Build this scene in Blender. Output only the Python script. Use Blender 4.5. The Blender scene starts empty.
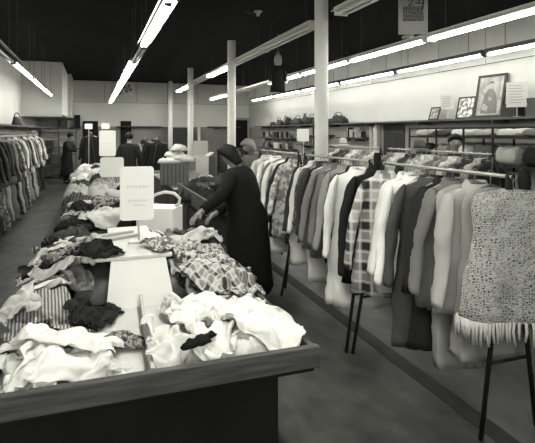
import bpy, math, random
from mathutils import Vector, noise, Matrix, Euler
random.seed(11)
SC = bpy.context.scene
COL = SC.collection
PI = math.pi
A = math.radians(19.55)
SA, CA = math.sin(A), math.cos(A)
FP, HZ, VPX, EYE = 490.0, 132.0, 93.5, 1.7
ORD = ['nearest', 'second', 'third', 'fourth', 'fifth', 'sixth', 'seventh', 'eighth', 'ninth', 'tenth', 'eleventh',
       'twelfth', 'thirteenth', 'fourteenth', 'fifteenth', 'sixteenth', 'seventeenth', 'eighteenth', 'nineteenth', 'twentieth']


def P(px, d):                       # plan position of a sight line at a depth
    x = (px - VPX) * d * CA / FP
    return x, (d - x * SA) / CA


def PZ(px, py, z):                  # plan position of a point whose height is known
    return P(px, (EYE - z) * FP / (py - HZ))


def ZZ(py, d):
    return EYE - (py - HZ) * d / FP


# ------------------------------------------------------------------ materials
def tint(v):
    return (v, v * 1.0, v * 0.935, 1)


MATS = {}


def base_mat(name, rough):
    m = bpy.data.materials.new(name)
    m.use_nodes = True
    nt = m.node_tree
    b = nt.nodes['Principled BSDF']
    b.inputs['Roughness'].default_value = rough
    b.inputs['Specular IOR Level'].default_value = 0.12
    return m, nt, b


def ramp(nt, fac, a, b, p0=0.35, p1=0.65):
    r = nt.nodes.new('ShaderNodeValToRGB')
    r.color_ramp.elements[0].position = p0
    r.color_ramp.elements[1].position = p1
    r.color_ramp.elements[0].color = tint(a)
    r.color_ramp.elements[1].color = tint(b)
    nt.links.new(fac, r.inputs[0])
    return r


def coords(nt, scale=(1, 1, 1), rot=(0, 0, 0)):
    tc = nt.nodes.new('ShaderNodeTexCoord')
    mp = nt.nodes.new('ShaderNodeMapping')
    mp.inputs['Scale'].default_value = scale
    mp.inputs['Rotation'].default_value = rot
    nt.links.new(tc.outputs['Object'], mp.inputs[0])
    return mp.outputs[0]


def noise_node(nt, vec, scale, detail=4):
    n = nt.nodes.new('ShaderNodeTexNoise')
    n.inputs['Scale'].default_value = scale
    n.inputs['Detail'].default_value = detail
    nt.links.new(vec, n.inputs['Vector'])
    return n


def bump(nt, b, h, strength, dist=0.01):
    bp = nt.nodes.new('ShaderNodeBump')
    bp.inputs['Strength'].default_value = strength
    bp.inputs['Distance'].default_value = dist
    nt.links.new(h, bp.inputs['Height'])
    nt.links.new(bp.outputs[0], b.inputs['Normal'])


def plain(v, rough=0.8, var=0.12, scale=6.0, bmp=0.15, bscale=40.0, metal=0.0, name=None):
    key = ('plain', v, rough, var, scale, bmp, metal)
    if key in MATS:
        return MATS[key]
    m, nt, b = base_mat(name or 'paint_%03d' % int(v * 1000), rough)
    vec = coords(nt)
    if var > 0:
        r = ramp(nt, noise_node(nt, vec, scale).outputs[0], v * (1 - var), min(1, v * (1 + var)), 0.3, 0.7)
        nt.links.new(r.outputs[0], b.inputs['Base Color'])
    else:
        b.inputs['Base Color'].default_value = tint(v)
    if bmp > 0:
        bump(nt, b, noise_node(nt, vec, bscale, 3).outputs[0], bmp)
    b.inputs['Metallic'].default_value = metal
    MATS[key] = m
    return m


def cloth(v, var=0.1):
    return plain(v, 0.92, var, 5.0, 0.10, 60.0, name='cloth_%03d' % int(v * 1000))


def metal(v, rough=0.4):
    return plain(v, rough, 0.05, 8, 0.0, metal=0.85, name='metal_%03d' % int(v * 1000))


def striped(v1, v2, freq=30.0, rot=(0, 0, 0), axis='X', soft=0.08):
    key = ('str', v1, v2, freq, rot, axis)
    if key in MATS:
        return MATS[key]
    m, nt, b = base_mat('striped_cloth', 0.9)
    w = nt.nodes.new('ShaderNodeTexWave')
    w.bands_direction = axis
    w.inputs['Scale'].default_value = freq / 6.0
    w.inputs['Distortion'].default_value = 0.6
    w.inputs['Detail Scale'].default_value = 1.5
    nt.links.new(coords(nt, rot=rot), w.inputs['Vector'])
    r = ramp(nt, w.outputs[0], v1, v2, 0.5 - soft, 0.5 + soft)
    nt.links.new(r.outputs[0], b.inputs['Base Color'])
    bump(nt, b, w.outputs[0], 0.3)
    MATS[key] = m
    return m


def plaid(v1, v2, freq=9.0, vert=False, rot=(0, 0, 0)):
    key = ('pld', v1, v2, freq, vert, rot)
    if key in MATS:
        return MATS[key]
    m, nt, b = base_mat('plaid_cloth', 0.9)
    vec = coords(nt, rot=rot)
    outs = []
    for ax in ('X', 'Z' if vert else 'Y'):
        for fq, lo in ((freq, 0.45), (freq * 2, 0.8)):
            w = nt.nodes.new('ShaderNodeTexWave')
            w.bands_direction = ax
            w.inputs['Scale'].default_value = fq / 3.0
            w.inputs['Distortion'].default_value = 0.3
            nt.links.new(vec, w.inputs['Vector'])
            r = nt.nodes.new('ShaderNodeMath')
            r.operation = 'GREATER_THAN'
            r.inputs[1].default_value = lo
            nt.links.new(w.outputs[0], r.inputs[0])
            outs.append(r.outputs[0])
    s = outs[0]
    for o in outs[1:]:
        a = nt.nodes.new('ShaderNodeMath')
        a.operation = 'ADD'
        nt.links.new(s, a.inputs[0])
        nt.links.new(o, a.inputs[1])
        s = a.outputs[0]
    d = nt.nodes.new('ShaderNodeMath')
    d.operation = 'MULTIPLY'
    d.inputs[1].default_value = 0.33
    nt.links.new(s, d.inputs[0])
    r = ramp(nt, d.outputs[0], v2, v1, 0.05, 0.9)
    nt.links.new(r.outputs[0], b.inputs['Base Color'])
    bump(nt, b, noise_node(nt, vec, 60).outputs[0], 0.3)
    MATS[key] = m
    return m


def speckle(v1, v2, scale=40.0, p=0.5, w=0.08):
    key = ('spk', v1, v2, scale, p)
    if key in MATS:
        return MATS[key]
    m, nt, b = base_mat('printed_cloth', 0.9)
    vec = coords(nt)
    n = noise_node(nt, vec, scale, 2)
    r = ramp(nt, n.outputs[0], v1, v2, p - w, p + w)
    nt.links.new(r.outputs[0], b.inputs['Base Color'])
    bump(nt, b, n.outputs[0], 0.25)
    MATS[key] = m
    return m


def crochet(v1=0.54, v2=0.06, scale=58.0):
    key = ('cro', v1, v2, scale)
    if key in MATS:
        return MATS[key]
    m, nt, b = base_mat('open_crochet', 0.95)
    vec = coords(nt, scale=(1, 1, 1.25))
    nz = nt.nodes.new('ShaderNodeTexVoronoi')
    nz.feature = 'DISTANCE_TO_EDGE'
    nz.inputs['Scale'].default_value = scale
    nz.inputs['Randomness'].default_value = 0.75
    nt.links.new(vec, nz.inputs['Vector'])
    r = ramp(nt, nz.outputs['Distance'], v1, v2, 0.15, 0.40)
    nt.links.new(r.outputs[0], b.inputs['Base Color'])
    inv = nt.nodes.new('ShaderNodeMath')
    inv.operation = 'SUBTRACT'
    inv.inputs[0].default_value = 0.5
    nt.links.new(nz.outputs['Distance'], inv.inputs[1])
    bump(nt, b, inv.outputs[0], 0.9, 0.03)
    MATS[key] = m
    return m


def wood(v1, v2, scale=(1, 14, 14), rough=0.55):
    key = ('wood', v1, v2, scale)
    if key in MATS:
        return MATS[key]
    m, nt, b = base_mat('grained_wood', rough)
    vec = coords(nt, scale=scale)
    n = noise_node(nt, vec, 3.5, 6)
    r = ramp(nt, n.outputs[0], v1, v2, 0.3, 0.7)
    nt.links.new(r.outputs[0], b.inputs['Base Color'])
    bump(nt, b, n.outputs[0], 0.25)
    MATS[key] = m
    return m


def emis(v, strength):
    m = bpy.data.materials.new('lit_tube')
    m.use_nodes = True
    b = m.node_tree.nodes['Principled BSDF']
    b.inputs['Base Color'].default_value = tint(0.9)
    b.inputs['Emission Color'].default_value = (1, 1, 0.93, 1)
    b.inputs['Emission Strength'].default_value = strength
    return m


# ------------------------------------------------------------------ mesh builder
class MB:
    def __init__(self):
        self.v, self.f = [], []

    def add(self, vs, fs):
        o = len(self.v)
        self.v += [tuple(p) for p in vs]
        self.f += [tuple(i + o for i in q) for q in fs]
        return self

    def box(self, x0, x1, y0, y1, z0, z1, M=None):
        vs = [Vector((x, y, z)) for z in (z0, z1) for y in (y0, y1) for x in (x0, x1)]
        if M is not None:
            vs = [M @ p for p in vs]
        return self.add(vs, [(0, 2, 3, 1), (4, 5, 7, 6), (0, 1, 5, 4), (2, 6, 7, 3), (0, 4, 6, 2), (1, 3, 7, 5)])

    def rbox(self, x0, x1, y0, y1, z0, z1, r=0.02, n=3, M=None):     # upright rounded card / pad: rounded in x-z
        prof = []
        for cx, cz, a0 in ((x1 - r, z1 - r, 0), (x0 + r, z1 - r, 90), (x0 + r, z0 + r, 180), (x1 - r, z0 + r, 270)):
            for k in range(n + 1):
                a = math.radians(a0 + 90 * k / n)
                prof.append((cx + r * math.cos(a), cz + r * math.sin(a)))
        m = len(prof)
        vs = [Vector((x, y0, z)) for x, z in prof] + [Vector((x, y1, z)) for x, z in prof]
        if M is not None:
            vs = [M @ p for p in vs]
        fs = [tuple(range(m)), tuple(range(2 * m - 1, m - 1, -1))]
        fs += [(i, i + m, (i + 1) % m + m, (i + 1) % m) for i in range(m)]
        return self.add(vs, fs)

    def tube(self, pts, r, n=8, flat=1.0):
        pts = [Vector(p) for p in pts]
        rs = r if isinstance(r, (list, tuple)) else [r] * len(pts)
        rings, ref = [], None
        for i, p in enumerate(pts):
            t = (pts[min(i + 1, len(pts) - 1)] - pts[max(i - 1, 0)]).normalized()
            if ref is None:
                ref = Vector((0, 0, 1)) if abs(t.z) < 0.9 else Vector((1, 0, 0))
            u = t.cross(ref)
            if u.length < 1e-4:
                u = t.orthogonal()
            u.normalize()
            w = u.cross(t).normalized()
            ref = w
            rings.append([p + (u * math.cos(2 * PI * k / n) + w * (flat * math.sin(2 * PI * k / n))) * rs[i] for k in range(n)])
        return self.loft(rings)

    def loft(self, rings, cap0=True, cap1=True):
        n = len(rings[0])
        vs = [p for r in rings for p in r]
        fs = []
        for i in range(len(rings) - 1):
            for k in range(n):
                a, b = i * n + k, i * n + (k + 1) % n
                fs.append((a, b, b + n, a + n))
        if cap0:
            fs.append(tuple(range(n - 1, -1, -1)))
        if cap1:
            fs.append(tuple(range((len(rings) - 1) * n, len(rings) * n)))
        return self.add(vs, fs)

    def lathe(self, prof, n=16, c=(0, 0, 0), M=None):
        rings = []
        for r, z in prof:
            ring = [Vector((r * math.cos(2 * PI * k / n), r * math.sin(2 * PI * k / n), z)) for k in range(n)]
            rings.append([(M @ p if M is not None else p) + Vector(c) for p in ring])
        return self.loft(rings)

    def ball(self, c, rx, ry, rz, n=12, m=8):
        rings = []
        for i in range(m + 1):
            a = PI * (0.03 + 0.94 * i / m)
            rings.append([Vector((c[0] + rx * math.sin(a) * math.cos(2 * PI * k / n), c[1] + ry * math.sin(a) * math.sin(2 * PI * k / n), c[2] - rz * math.cos(a))) for k in range(n)])
        return self.loft(rings)

    def build(self, name, mat, parent=None, smooth=False, bevel=0.0, loc=None, rot=None):
        me = bpy.data.meshes.new(name)
        me.from_pydata(self.v, [], self.f)
        me.validate()
        import bmesh
        bm = bmesh.new()
        bm.from_mesh(me)
        bmesh.ops.recalc_face_normals(bm, faces=bm.faces)
        bm.to_mesh(me)
        bm.free()
        if mat is not None:
            me.materials.append(mat)
        o = bpy.data.objects.new(name, me)
        COL.objects.link(o)
        if smooth:
            for p in me.polygons:
                p.use_smooth = True
        if bevel > 0:
            b = o.modifiers.new('bevel', 'BEVEL')
            b.width = bevel
            b.segments = 2
            b.limit_method = 'ANGLE'
        if parent is not None:
            o.parent = parent
        if loc is not None:
            o.location = loc
        if rot is not None:
            o.rotation_euler = rot
        return o


def tag(o, label, cat, group=None, kind=None):
    o['label'] = label
    o['category'] = cat
    if group:
        o['group'] = group
    if kind:
        o['kind'] = kind
    return o


def thing(name, label, cat, loc=(0, 0, 0), rz=0.0, group=None, rot=None):
    o = bpy.data.objects.new(name, None)
    o.empty_display_size = 0.1
    COL.objects.link(o)
    o.location = loc
    o.rotation_euler = rot if rot is not None else (0, 0, rz)
    return tag(o, label, cat, group)


def struct(o):
    o['kind'] = 'structure'
    return o


# ------------------------------------------------------------------ camera, world
cam = bpy.data.cameras.new('camera')
co = bpy.data.objects.new('camera', cam)
COL.objects.link(co)
co.location = (0, 0, EYE)
co.rotation_euler = (PI / 2, 0, -A)
cam.sensor_width = 36
cam.lens = 36 * FP / 535
cam.shift_y = -(221.5 - HZ) / 535
cam.clip_start = 0.05
SC.camera = co
SC.view_settings.view_transform = 'Standard'
SC.view_settings.look = 'None'
SC.view_settings.gamma = 1
SC.view_settings.exposure = 0.18
w = bpy.data.worlds.new('world')
SC.world = w
w.use_nodes = True
w.node_tree.nodes['Background'].inputs[0].default_value = (0.9, 0.95, 0.9, 1)
w.node_tree.nodes['Background'].inputs[1].default_value = 0.06

# ------------------------------------------------------------------ room shell
XL, XR, YB, YF, CH = -1.9, 6.35, 20.3, -0.6, 3.7
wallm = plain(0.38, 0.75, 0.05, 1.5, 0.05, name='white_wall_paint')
lowm = plain(0.22, 0.8, 0.12, 1.2, 0.05, name='grey_lower_wall_paint')
bandm = plain(0.52, 0.75, 0.06, 1.5, 0.05, name='upper_band_board')
ceilm = plain(0.013, 0.95, 0.2, 2.0, 0.1, name='black_ceiling_paint')

m, nt, b = base_mat('worn_linoleum', 0.42)
vec = coords(nt)
n1 = noise_node(nt, vec, 1.1, 6)
n2 = noise_node(nt, coords(nt, scale=(2.2, 1.2, 1)), 2.6, 8)
mx = nt.nodes.new('ShaderNodeMath')
mx.operation = 'MULTIPLY'
nt.links.new(n1.outputs[0], mx.inputs[0])
nt.links.new(n2.outputs[0], mx.inputs[1])
r = ramp(nt, mx.outputs[0], 0.038, 0.105, 0.15, 0.42)
nt.links.new(r.outputs[0], b.inputs['Base Color'])
bump(nt, b, n2.outputs[0], 0.06)
floorm = m

struct(MB().box(XL - .1, XR + .1, YF, YB + .1, -0.1, 0).build('floor', floorm))
struct(MB().box(XL - .1, XR + .1, YF, YB + .1, CH, CH + .1).build('ceiling', ceilm))
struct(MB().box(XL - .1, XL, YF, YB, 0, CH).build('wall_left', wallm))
wb = struct(MB().box(XL - .1, XR + .1, YB, YB + .1, 0, CH).build('wall_back', plain(0.60, 0.75, 0.05, 1.5, 0.05, name='back_wall_lightened')))  # lighter colour than the other walls, standing in for more light here
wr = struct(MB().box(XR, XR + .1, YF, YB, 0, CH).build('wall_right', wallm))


def wall_band(parent, axis, a0, a1, c, sgn):          # upper panels with seams between them
    n = int((a1 - a0) / 1.22) + 1
    for i in range(n):
        s, e = a0 + i * 1.22 + .008, min(a1, a0 + (i + 1) * 1.22 - .008)
        if e - s < .1:
            continue
        mb = MB()
        if axis == 'y':
            mb.box(c - .02, c, s, e, 2.87, CH - .01)
        else:
            mb.box(s, e, c - .02, c, 2.87, CH - .01)
        mb.build('upper_panel', bandm, parent)


wall_band(wr, 'y', 3.0, YB - .03, XR - .001, 1)
wall_band(wb, 'x', -.8, XR - .03, YB - .001, 1)
sm = plain(0.05, 0.8, 0, name='dark_seam')
struct(MB().box(XR - .012, XR - .001, 3.0, YB - .03, 2.86, CH - .01).build('trim_1', sm))
struct(MB().box(-.8, XR - .03, YB - .012, YB - .001, 2.86, CH - .01).build('trim_2', sm))
# darker lower wall areas
struct(MB().box(XR - .03, XR - .001, 3.0, YB - .05, 0, 1.89).build('trim_3', lowm))
struct(MB().box(-.85, XR - .05, YB - .03, YB - .001, 0, 1.91).build('trim_4', lowm))
# boxed-in corner block at the back left, hanging above head height
blockm = plain(0.40, 0.8, 0.05, 1.5, 0.05, name='grey_block_paint')
fb = MB().box(XL, -.84, 15.2, YB, 2.20, CH).build('trim_5', blockm, bevel=.01)
struct(fb)
struct(MB().box(XL, -.84, 15.16, 15.2, 2.14, 2.20).build('trim_6', wallm))
struct(MB().box(-.84, -.72, 18.2, YB, 2.20, CH).build('trim_7', wallm))
struct(MB().box(XL, XL + .02, 7.5, YB, 0, .12).build('baseboard_left', sm))
struct(MB().box(XR - .05, XR - .03, 3.0, YB - .1, 0, .12).build('baseboard_right', sm))
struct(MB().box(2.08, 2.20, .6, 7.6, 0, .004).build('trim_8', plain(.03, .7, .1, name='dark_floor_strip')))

# back wall doors
doorm = plain(0.010, 0.6, 0.1, name='black_door_paint')
dtrim = plain(0.26, 0.7, 0.05, name='door_casing_paint')


def door(i, px0, px1, top, case=True):
    d = (YB - .05) * CA
    x0 = P(px0, (YB - .05) * CA + .3)[0]
    dd = (YB - .05) * CA + x0 * SA
    x0 = P(px0, dd)[0]
    x1 = P(px1, dd + .3)[0]
    ztop = ZZ(top, dd)
    o = MB().box(x0, x1, YB - .06, YB - .031, .01, ztop).build('door_%d' % i, doorm)
    struct(o)
    if case:
        MB().box(x0 - .09, x0, YB - .09, YB - .031, .01, ztop + .09).box(x1, x1 + .09, YB - .09, YB - .031, .01, ztop + .09).box(x0, x1, YB - .09, YB - .031, ztop, ztop + .09).build('door_casing', dtrim, o)
    MB().ball((x1 - .08, YB - .09, 1.0), .03, .03, .03, 8, 6).build('door_knob', metal(.4), o, True)
    return o


door(1, 83, 98, 121, False)
door(2, 120.5, 131, 121, False)
door(3, 236.5, 247.5, 120)

# support columns
colm = plain(0.72, 0.6, 0.06, 2.0, 0.04, name='white_column_paint')
for i, (yy, lab) in enumerate([(5.85, 'white round support column nearest the camera, standing behind the front clothes rack'),
                               (10.3, 'white round support column in the middle of the row, left of the black framed door'),
                               (15.1, 'white round support column beside the stacked white cartons, third in the row'),
                               (19.3, 'farthest white round support column, close to the back wall')]):
    t = thing('support_column', lab, 'column', (2.83, yy, 0), 0, 'row of support columns')
    MB().lathe([(.09, 0), (.09, CH - .02)], 24).build('shaft', colm, t, True)
    MB().lathe([(.13, .002), (.13, .03), (.1, .05)], 24).build('base_collar', colm, t, True)

# ------------------------------------------------------------------ fluorescent fixtures
TUBE = emis(1, 62.0)
OFF = plain(0.55, 0.3, 0, bmp=0, name='unlit_tube_glass')
whm = plain(0.55, 0.4, 0.02, bmp=0, name='white_enamel')
drk = plain(0.06, 0.5, 0.02, bmp=0, name='dark_enamel')
GAP = .06


def fixture(x, y0, y1, z, lit, hm, label, group, wdt=.13, rods=True, ntube=2):
    t = thing('fluorescent_light', label, 'ceiling light', (x, y0, z), 0, group)
    L = y1 - y0 - GAP
    MB().box(-wdt / 2, wdt / 2, 0, L, .03, .09).build('housing', hm, t, bevel=.008)
    mb = MB()
    vs = [Vector((-wdt / 2 - .03, 0, .02)), Vector((-wdt / 2, 0, .09)), Vector((wdt / 2, 0, .09)), Vector((wdt / 2 + .03, 0, .02))]
    for s in (-1, 1):
        xs = [(s * wdt / 2, .07), (s * (wdt / 2 + .035), .03), (s * (wdt / 2 + .035), .024), (s * (wdt / 2 - .004), .062)]
        mb.loft([[Vector((a, yy, c)) for a, c in xs] for yy in (0, L)])
    mb.build('reflector', hm, t)
    for k in range(ntube):
        xx = 0 if ntube == 1 else (-.27 + .54 * k) * wdt
        MB().tube([(xx, .04, .008), (xx, L - .04, .008)], .019, 10).build('tube', TUBE if lit else OFF, t, True)
    for yy in (0, L - .03):
        MB().box(-wdt / 2 + .01, wdt / 2 - .01, yy, yy + .03, -.015, .035).build('lamp_holder', hm, t, bevel=.004)
    if rods:
        for yy in (L * .15, L * .85):
            MB().tube([(0, yy, .09), (0, yy, CH - z - .001)], .0045, 6).build('hanger_rod', drk, t)
    return t


def row(x, z, cuts, hm, what, group, **k):
    n = len(cuts)
    for i, (y0, y1, lit) in enumerate(cuts):
        fixture(x, y0, y1, z, lit, hm, '%s, %s' % (what % ('lit' if lit else 'unlit'), 'nearest to the camera' if i == 0 else ORD[i] + ' from the camera'), group, **k)


def units(y0, y1, lit, n=None):
    n = n or max(1, round((y1 - y0) / 2.44))
    s = (y1 - y0) / n
    return [(y0 + i * s, y0 + (i + 1) * s, lit) for i in range(n)]


row(-1.1, 2.70, units(5.6, 8.0, False) + units(8.0, 14.8, True), drk, '%s hanging fluorescent strip above the left wall clothes', 'left row of hanging fluorescent strips', wdt=.085, ntube=1)
row(.585, 2.76, units(.2, 1.9, True, 1) + units(1.9, 6.3, True) + units(6.3, 7.8, False, 1) + units(7.8, 18.7, True), drk,
    '%s fluorescent strip hung in a line over the clothing tables', 'centre row of fluorescent strips', wdt=.085)
row(2.98, 3.2, units(.2, 5.66, False) + units(6.35, 10.9, False) + units(10.9, 13.2, True, 1) + units(13.2, 15.7, False, 1) + units(15.7, 18.4, True, 1), whm,
    '%s fluorescent fixture in the row beside the columns', 'fluorescent row beside the columns', wdt=.2)
row(4.1, 2.88, units(3.3, 11.4, True, 4) + units(11.4, 15.3, False) + units(15.3, 17.8, True, 1), whm, '%s fluorescent fixture in the upper of the two right hand rows', 'upper right row of fluorescent fixtures', wdt=.15, ntube=1)
row(5.6, 2.86, units(3.6, 17.5, True), drk, '%s fluorescent fixture in the lower right row near the wall', 'lower right row of fluorescent fixtures', wdt=.12, ntube=1)

# fill lamp added behind the camera for front-facing surfaces; shop window only assumed
ld = bpy.data.lights.new('front_fill_light', 'AREA')
ld.shape = 'RECTANGLE'
ld.size, ld.size_y = 3.4, 1.6
ld.energy = 105
ld.color = (1, 1, .95)
lo = bpy.data.objects.new('front_fill_light', ld)
COL.objects.link(lo)
lo.location = (-.2, -2.2, 2.5)
lo.rotation_euler = (math.radians(91), 0, 0)
ORD1 = ['first'] + ORD[1:]
steel = metal(.45, .35)
dark_steel = plain(.018, .45, .05, bmp=0, name='black_rack_enamel')
hangm = metal(.35, .4)
woodh = plain(.30, .5, .1, bmp=0, name='pale_hanger_wood')


def nz(x, y, z):
    return noise.noise(Vector((x, y, z)))


# ------------------------------------------------------------------ hanging garments
def garment(name, label, cat, x, y, z, rz, L, mat, seed, group, w=.2, dep=.06, flare=.06, sl=.58, collar=True, cmat=None,
            closed=True, buttons=0, fringe=False, lapel=False, nseg=30, fold=1.25, skirt=False, round_hem=False, hm=None, pocket=False, hanger=True, flat=False):
    t = thing(name, label, cat, (x, y, z), rz, group)
    rnd = random.Random(seed)
    ph = [rnd.uniform(0, 6.28) for _ in range(4)]
    k1, k2 = rnd.choice([5, 6, 7]), rnd.choice([9, 10, 11])
    sway = rnd.uniform(-.02, .02)
    z0 = -.085
    top = [(0, .055, .038), (.018, .10, .048), (.045, .85 * w, .055), (.075, .97 * w, dep), (.12, w, dep * 1.05)]
    if skirt:
        top = [(0, .10, .02), (.01, .8 * w, .03), (.04, .85 * w, .04), (.1, .92 * w, dep)]
    if flat:
        top = [(-.012, .06, .045), (.0, .55 * w, .055), (.012, .85 * w, .07), (.04, .98 * w, dep), (.10, w, dep * 1.05)]
    zb = L + z0
    n2 = max(8, int((L - .2) / .055))
    lastd = top[-1][0]
    prof = list(top)
    for i in range(1, n2 + 1):
        q = i / n2
        prof.append((lastd + (zb - lastd) * q, w * (1 - .10 * math.sin(PI * min(1, q * 1.6))) + flare * q, dep * (1.05 + .35 * q)))

    def pt(i, th, off=0.0):
        dz, W, D = prof[i]
        q = max(0.0, (dz - .1) / max(.05, zb - .1))
        a = fold * (.015 + .13 * q ** 1.3)
        f = 1 + a * (math.sin(k1 * th + ph[0] + 1.2 * q) + .6 * math.sin(k2 * th + ph[1] - q))
        f += fold * (.24 * min(1, q * 3) * nz(1.3 * math.cos(th) + seed, 1.3 * math.sin(th), dz * 5 + seed) + .16 * min(1, q * 4) * nz(3.1 * math.cos(th) + seed, 3.1 * math.sin(th), dz * 11 + seed))
        c, s = math.cos(th), math.sin(th)
        X = math.copysign(abs(c) ** .8, c) * W * (1 + (f - 1) * .35) + sway * q
        Y = math.copysign(abs(s) ** .8, s) * D * f
        ln = math.hypot(X, Y) or 1
        zz = z0 - dz
        if round_hem and i == len(prof) - 1:
            zz += .03 * abs(c)
        if i > 3:
            zz += .012 * q * nz(c * 2 + seed, s * 2, 4.4)
        return Vector((X + off * X / ln, Y + off * Y / ln, zz))

    rings = [[pt(i, 2 * PI * k / nseg) for k in range(nseg)] for i in range(len(prof))]
    bodyo = MB().loft(rings).build('body' if not skirt else 'skirt_body', mat, t, True)
    if sl > 0 and not skirt:
        for s in (-1, 1):
            rr = []
            m = 18
            for i in range(m + 1):
                q = i / m
                cx = s * (w * .86 + .03 * min(1, q * 3) + .085 * q + .015 * math.sin(3 * q + seed))
                cy = -.07 * q * q - .012 + .015 * math.sin(4 * q + ph[2])
                cz = z0 - .05 - sl * q - .045 * min(1, 4 * q)
                rx = (.036 + .012 * math.sin(PI * min(1, q * 1.4))) * (1 - .15 * q) * (.55 if i == 0 else 1)
                ry = (.078 - .022 * q) * (.6 if i == 0 else 1)
                ring = []
                for k in range(14):
                    a = 2 * PI * k / 14
                    f = 1 + .2 * fold * nz(math.cos(a) * 1.2 + seed * s, math.sin(a) * 1.2, q * 7 * sl / .6) + .08 * fold * nz(math.cos(a) * 2.2 + seed * s, math.sin(a) * 2.2, q * 17 * sl / .6)
                    ring.append(Vector((cx + rx * f * math.cos(a), cy + ry * f * math.sin(a), cz + .02 * s * math.cos(a) * (1 - q) * -1.0)))
                rr.append(ring)
            MB().loft(rr).build('sleeve', mat, t, True)
    if collar and not skirt:
        cr = []
        for W, D, zz in ((.050, .036, -.01), (.056, .042, .028), (.066, .054, .034), (.086, .07, -.004), (.092, .078, -.035)):
            cr.append([Vector((W * math.cos(2 * PI * k / 18), D * math.sin(2 * PI * k / 18) - .01, z0 + zz - (.02 if math.sin(2 * PI * k / 18) < -.5 else 0))) for k in range(18)])
        MB().loft(cr, False, False).build('collar', cmat or mat, t, True)
    if closed and not skirt:
        vs = []
        for i in range(2, len(prof)):
            vs.append([pt(i, -PI / 2 - .05, .004), pt(i, -PI / 2 - .05, .012), pt(i, -PI / 2 + .09, .012), pt(i, -PI / 2 + .09, .004)])
        MB().loft(vs).build('front_placket', cmat or mat, bodyo, True)
    for kb in range(buttons):
        i = 4 + int((len(prof) - 8) * kb / max(1, buttons - 1))
        p = pt(i, -PI / 2 + .03, .014)
        MB().ball(p, .011, .006, .011, 8, 5).build('button', plain(.03, .4, 0, bmp=0, name='button_horn'), bodyo, True)
    if lapel:
        for s in (-1, 1):
            vs = []
            for i in range(2, 9):
                q = (i - 2) / 6
                th0 = -PI / 2 + s * .06
                th1 = -PI / 2 + s * (.10 + .26 * math.sin(PI * min(1, .25 + q * .75)))
                vs.append([pt(i, th0, .012), pt(i, th0, .02), pt(i, th1, .022), pt(i, th1, .012)])
            MB().loft(vs).build('lapel', cmat or mat, bodyo, True)
    if pocket:
        for s in (-1, 1):
            i = int(len(prof) * .62)
            vs = []
            for j in range(3):
                vs.append([pt(i + j, -PI / 2 + s * (.35 + .5 * e), o) for e, o in ((0, .004), (0, .012), (.5, .014), (1, .012), (1, .004))])
            MB().loft(vs).build('pocket_flap', mat, bodyo, True)
    if fringe:
        mb = MB()
        for k in range(92):
            th = 2 * PI * k / 92
            p = pt(len(prof) - 1, th)
            r2 = random.Random(k)
            mb.tube([p + Vector((0, 0, .01)), p + Vector((r2.uniform(-.006, .006), r2.uniform(-.006, .006), -.04)), p + Vector((r2.uniform(-.006, .006), r2.uniform(-.006, .006), -.085 - r2.uniform(0, .035)))], [.009, .009, .007], 5)
        mb.build('fringe', cloth(.52), bodyo, True)
    if hanger:
        hb = MB()
        hk = [(.019 * math.cos(a), 0, .019 * math.sin(a)) for a in [math.radians(200 - 25 * k) for k in range(12)]]
        hb.tube(hk + [(0, 0, -.03), (0, 0, -.07)], .003, 5)
        hb.tube([(-w * .8, 0, -.135), (-.06, 0, -.085), (0, 0, -.068), (.06, 0, -.085), (w * .8, 0, -.135)], .007, 6)
        hb.build('hanger', hm or hangm, t, True)
    return t


def rack(label, x, ya, yb, z, lean_a, lean_b, spread, group, spread_a=None, cat='clothes rack', rail=None, legs=True):
    t = thing('garment_rack', label, cat, (x, ya, 0), 0, group)
    MB().tube([(0, -.02, z), (0, yb - ya + .02, z)], .0125, 10).build('rail', rail or steel, t, True)
    if legs:
        s0 = spread
        for yy, ln in ((0, lean_a), (yb - ya, lean_b)):
            spread = spread_a if spread_a and yy == 0 else s0
            MB().ball((0, yy, z), .022, .022, .022, 10, 6).build('end_joint', dark_steel, t, True)
            for s in (-1, 1):
                MB().tube([(0, yy, z), (s * spread, yy - ln, .012)], .0135, 8).build('leg', dark_steel, t, True)
            h = .42
            MB().tube([(-spread * (1 - h / z), yy - ln * (1 - h / z), h), (spread * (1 - h / z), yy - ln * (1 - h / z), h)], .009, 6).build('brace', dark_steel, t, True)
    return t


RX, RZ = 2.2, 1.45
rack('nearest steel rail clothes rack with black splayed legs, holding the crocheted poncho', RX, 2.14, 3.42, RZ, .0, .12, .34, 'aisle clothes racks', spread_a=.2)
rack('second steel rail clothes rack with splayed legs, holding the long white coat', RX, 3.60, 4.95, RZ, .27, .25, .38, 'aisle clothes racks')
rack('third clothes rack along the aisle, holding pale dresses beyond the long coats', RX, 5.12, 6.5, RZ, .2, .2, .25, 'aisle clothes racks')

G1 = 'clothes on the nearest aisle rack'
garment('poncho', 'openwork crocheted poncho with fringed hem on the near end of the aisle rack', 'poncho', RX + .03, 2.14, RZ, -.26, .79, crochet(), 1, G1, w=.24, dep=.085, flare=.055, sl=0, collar=False, closed=False, fringe=True, nseg=40, fold=.7, flat=True)
garment('dress', 'pale round hemmed dress hanging just behind the crocheted poncho', 'dress', RX + .06, 2.34, RZ, -.1, 1.10, cloth(.26), 2, G1, w=.19, flare=.09, sl=0, round_hem=True, collar=False, closed=False)
garment('coat', 'light grey coat with long sleeve directly left of the crocheted poncho', 'coat', RX + .05, 2.46, RZ, -.22, .86, cloth(.40), 3, G1, sl=.62, lapel=True, buttons=3)
garment('robe', 'long pale robe reaching almost to the floor, between grey coat and poncho', 'robe', RX + .05, 2.57, RZ, -.1, 1.24, cloth(.30), 4, G1, w=.19, sl=0, collar=False, flare=.02)
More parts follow.
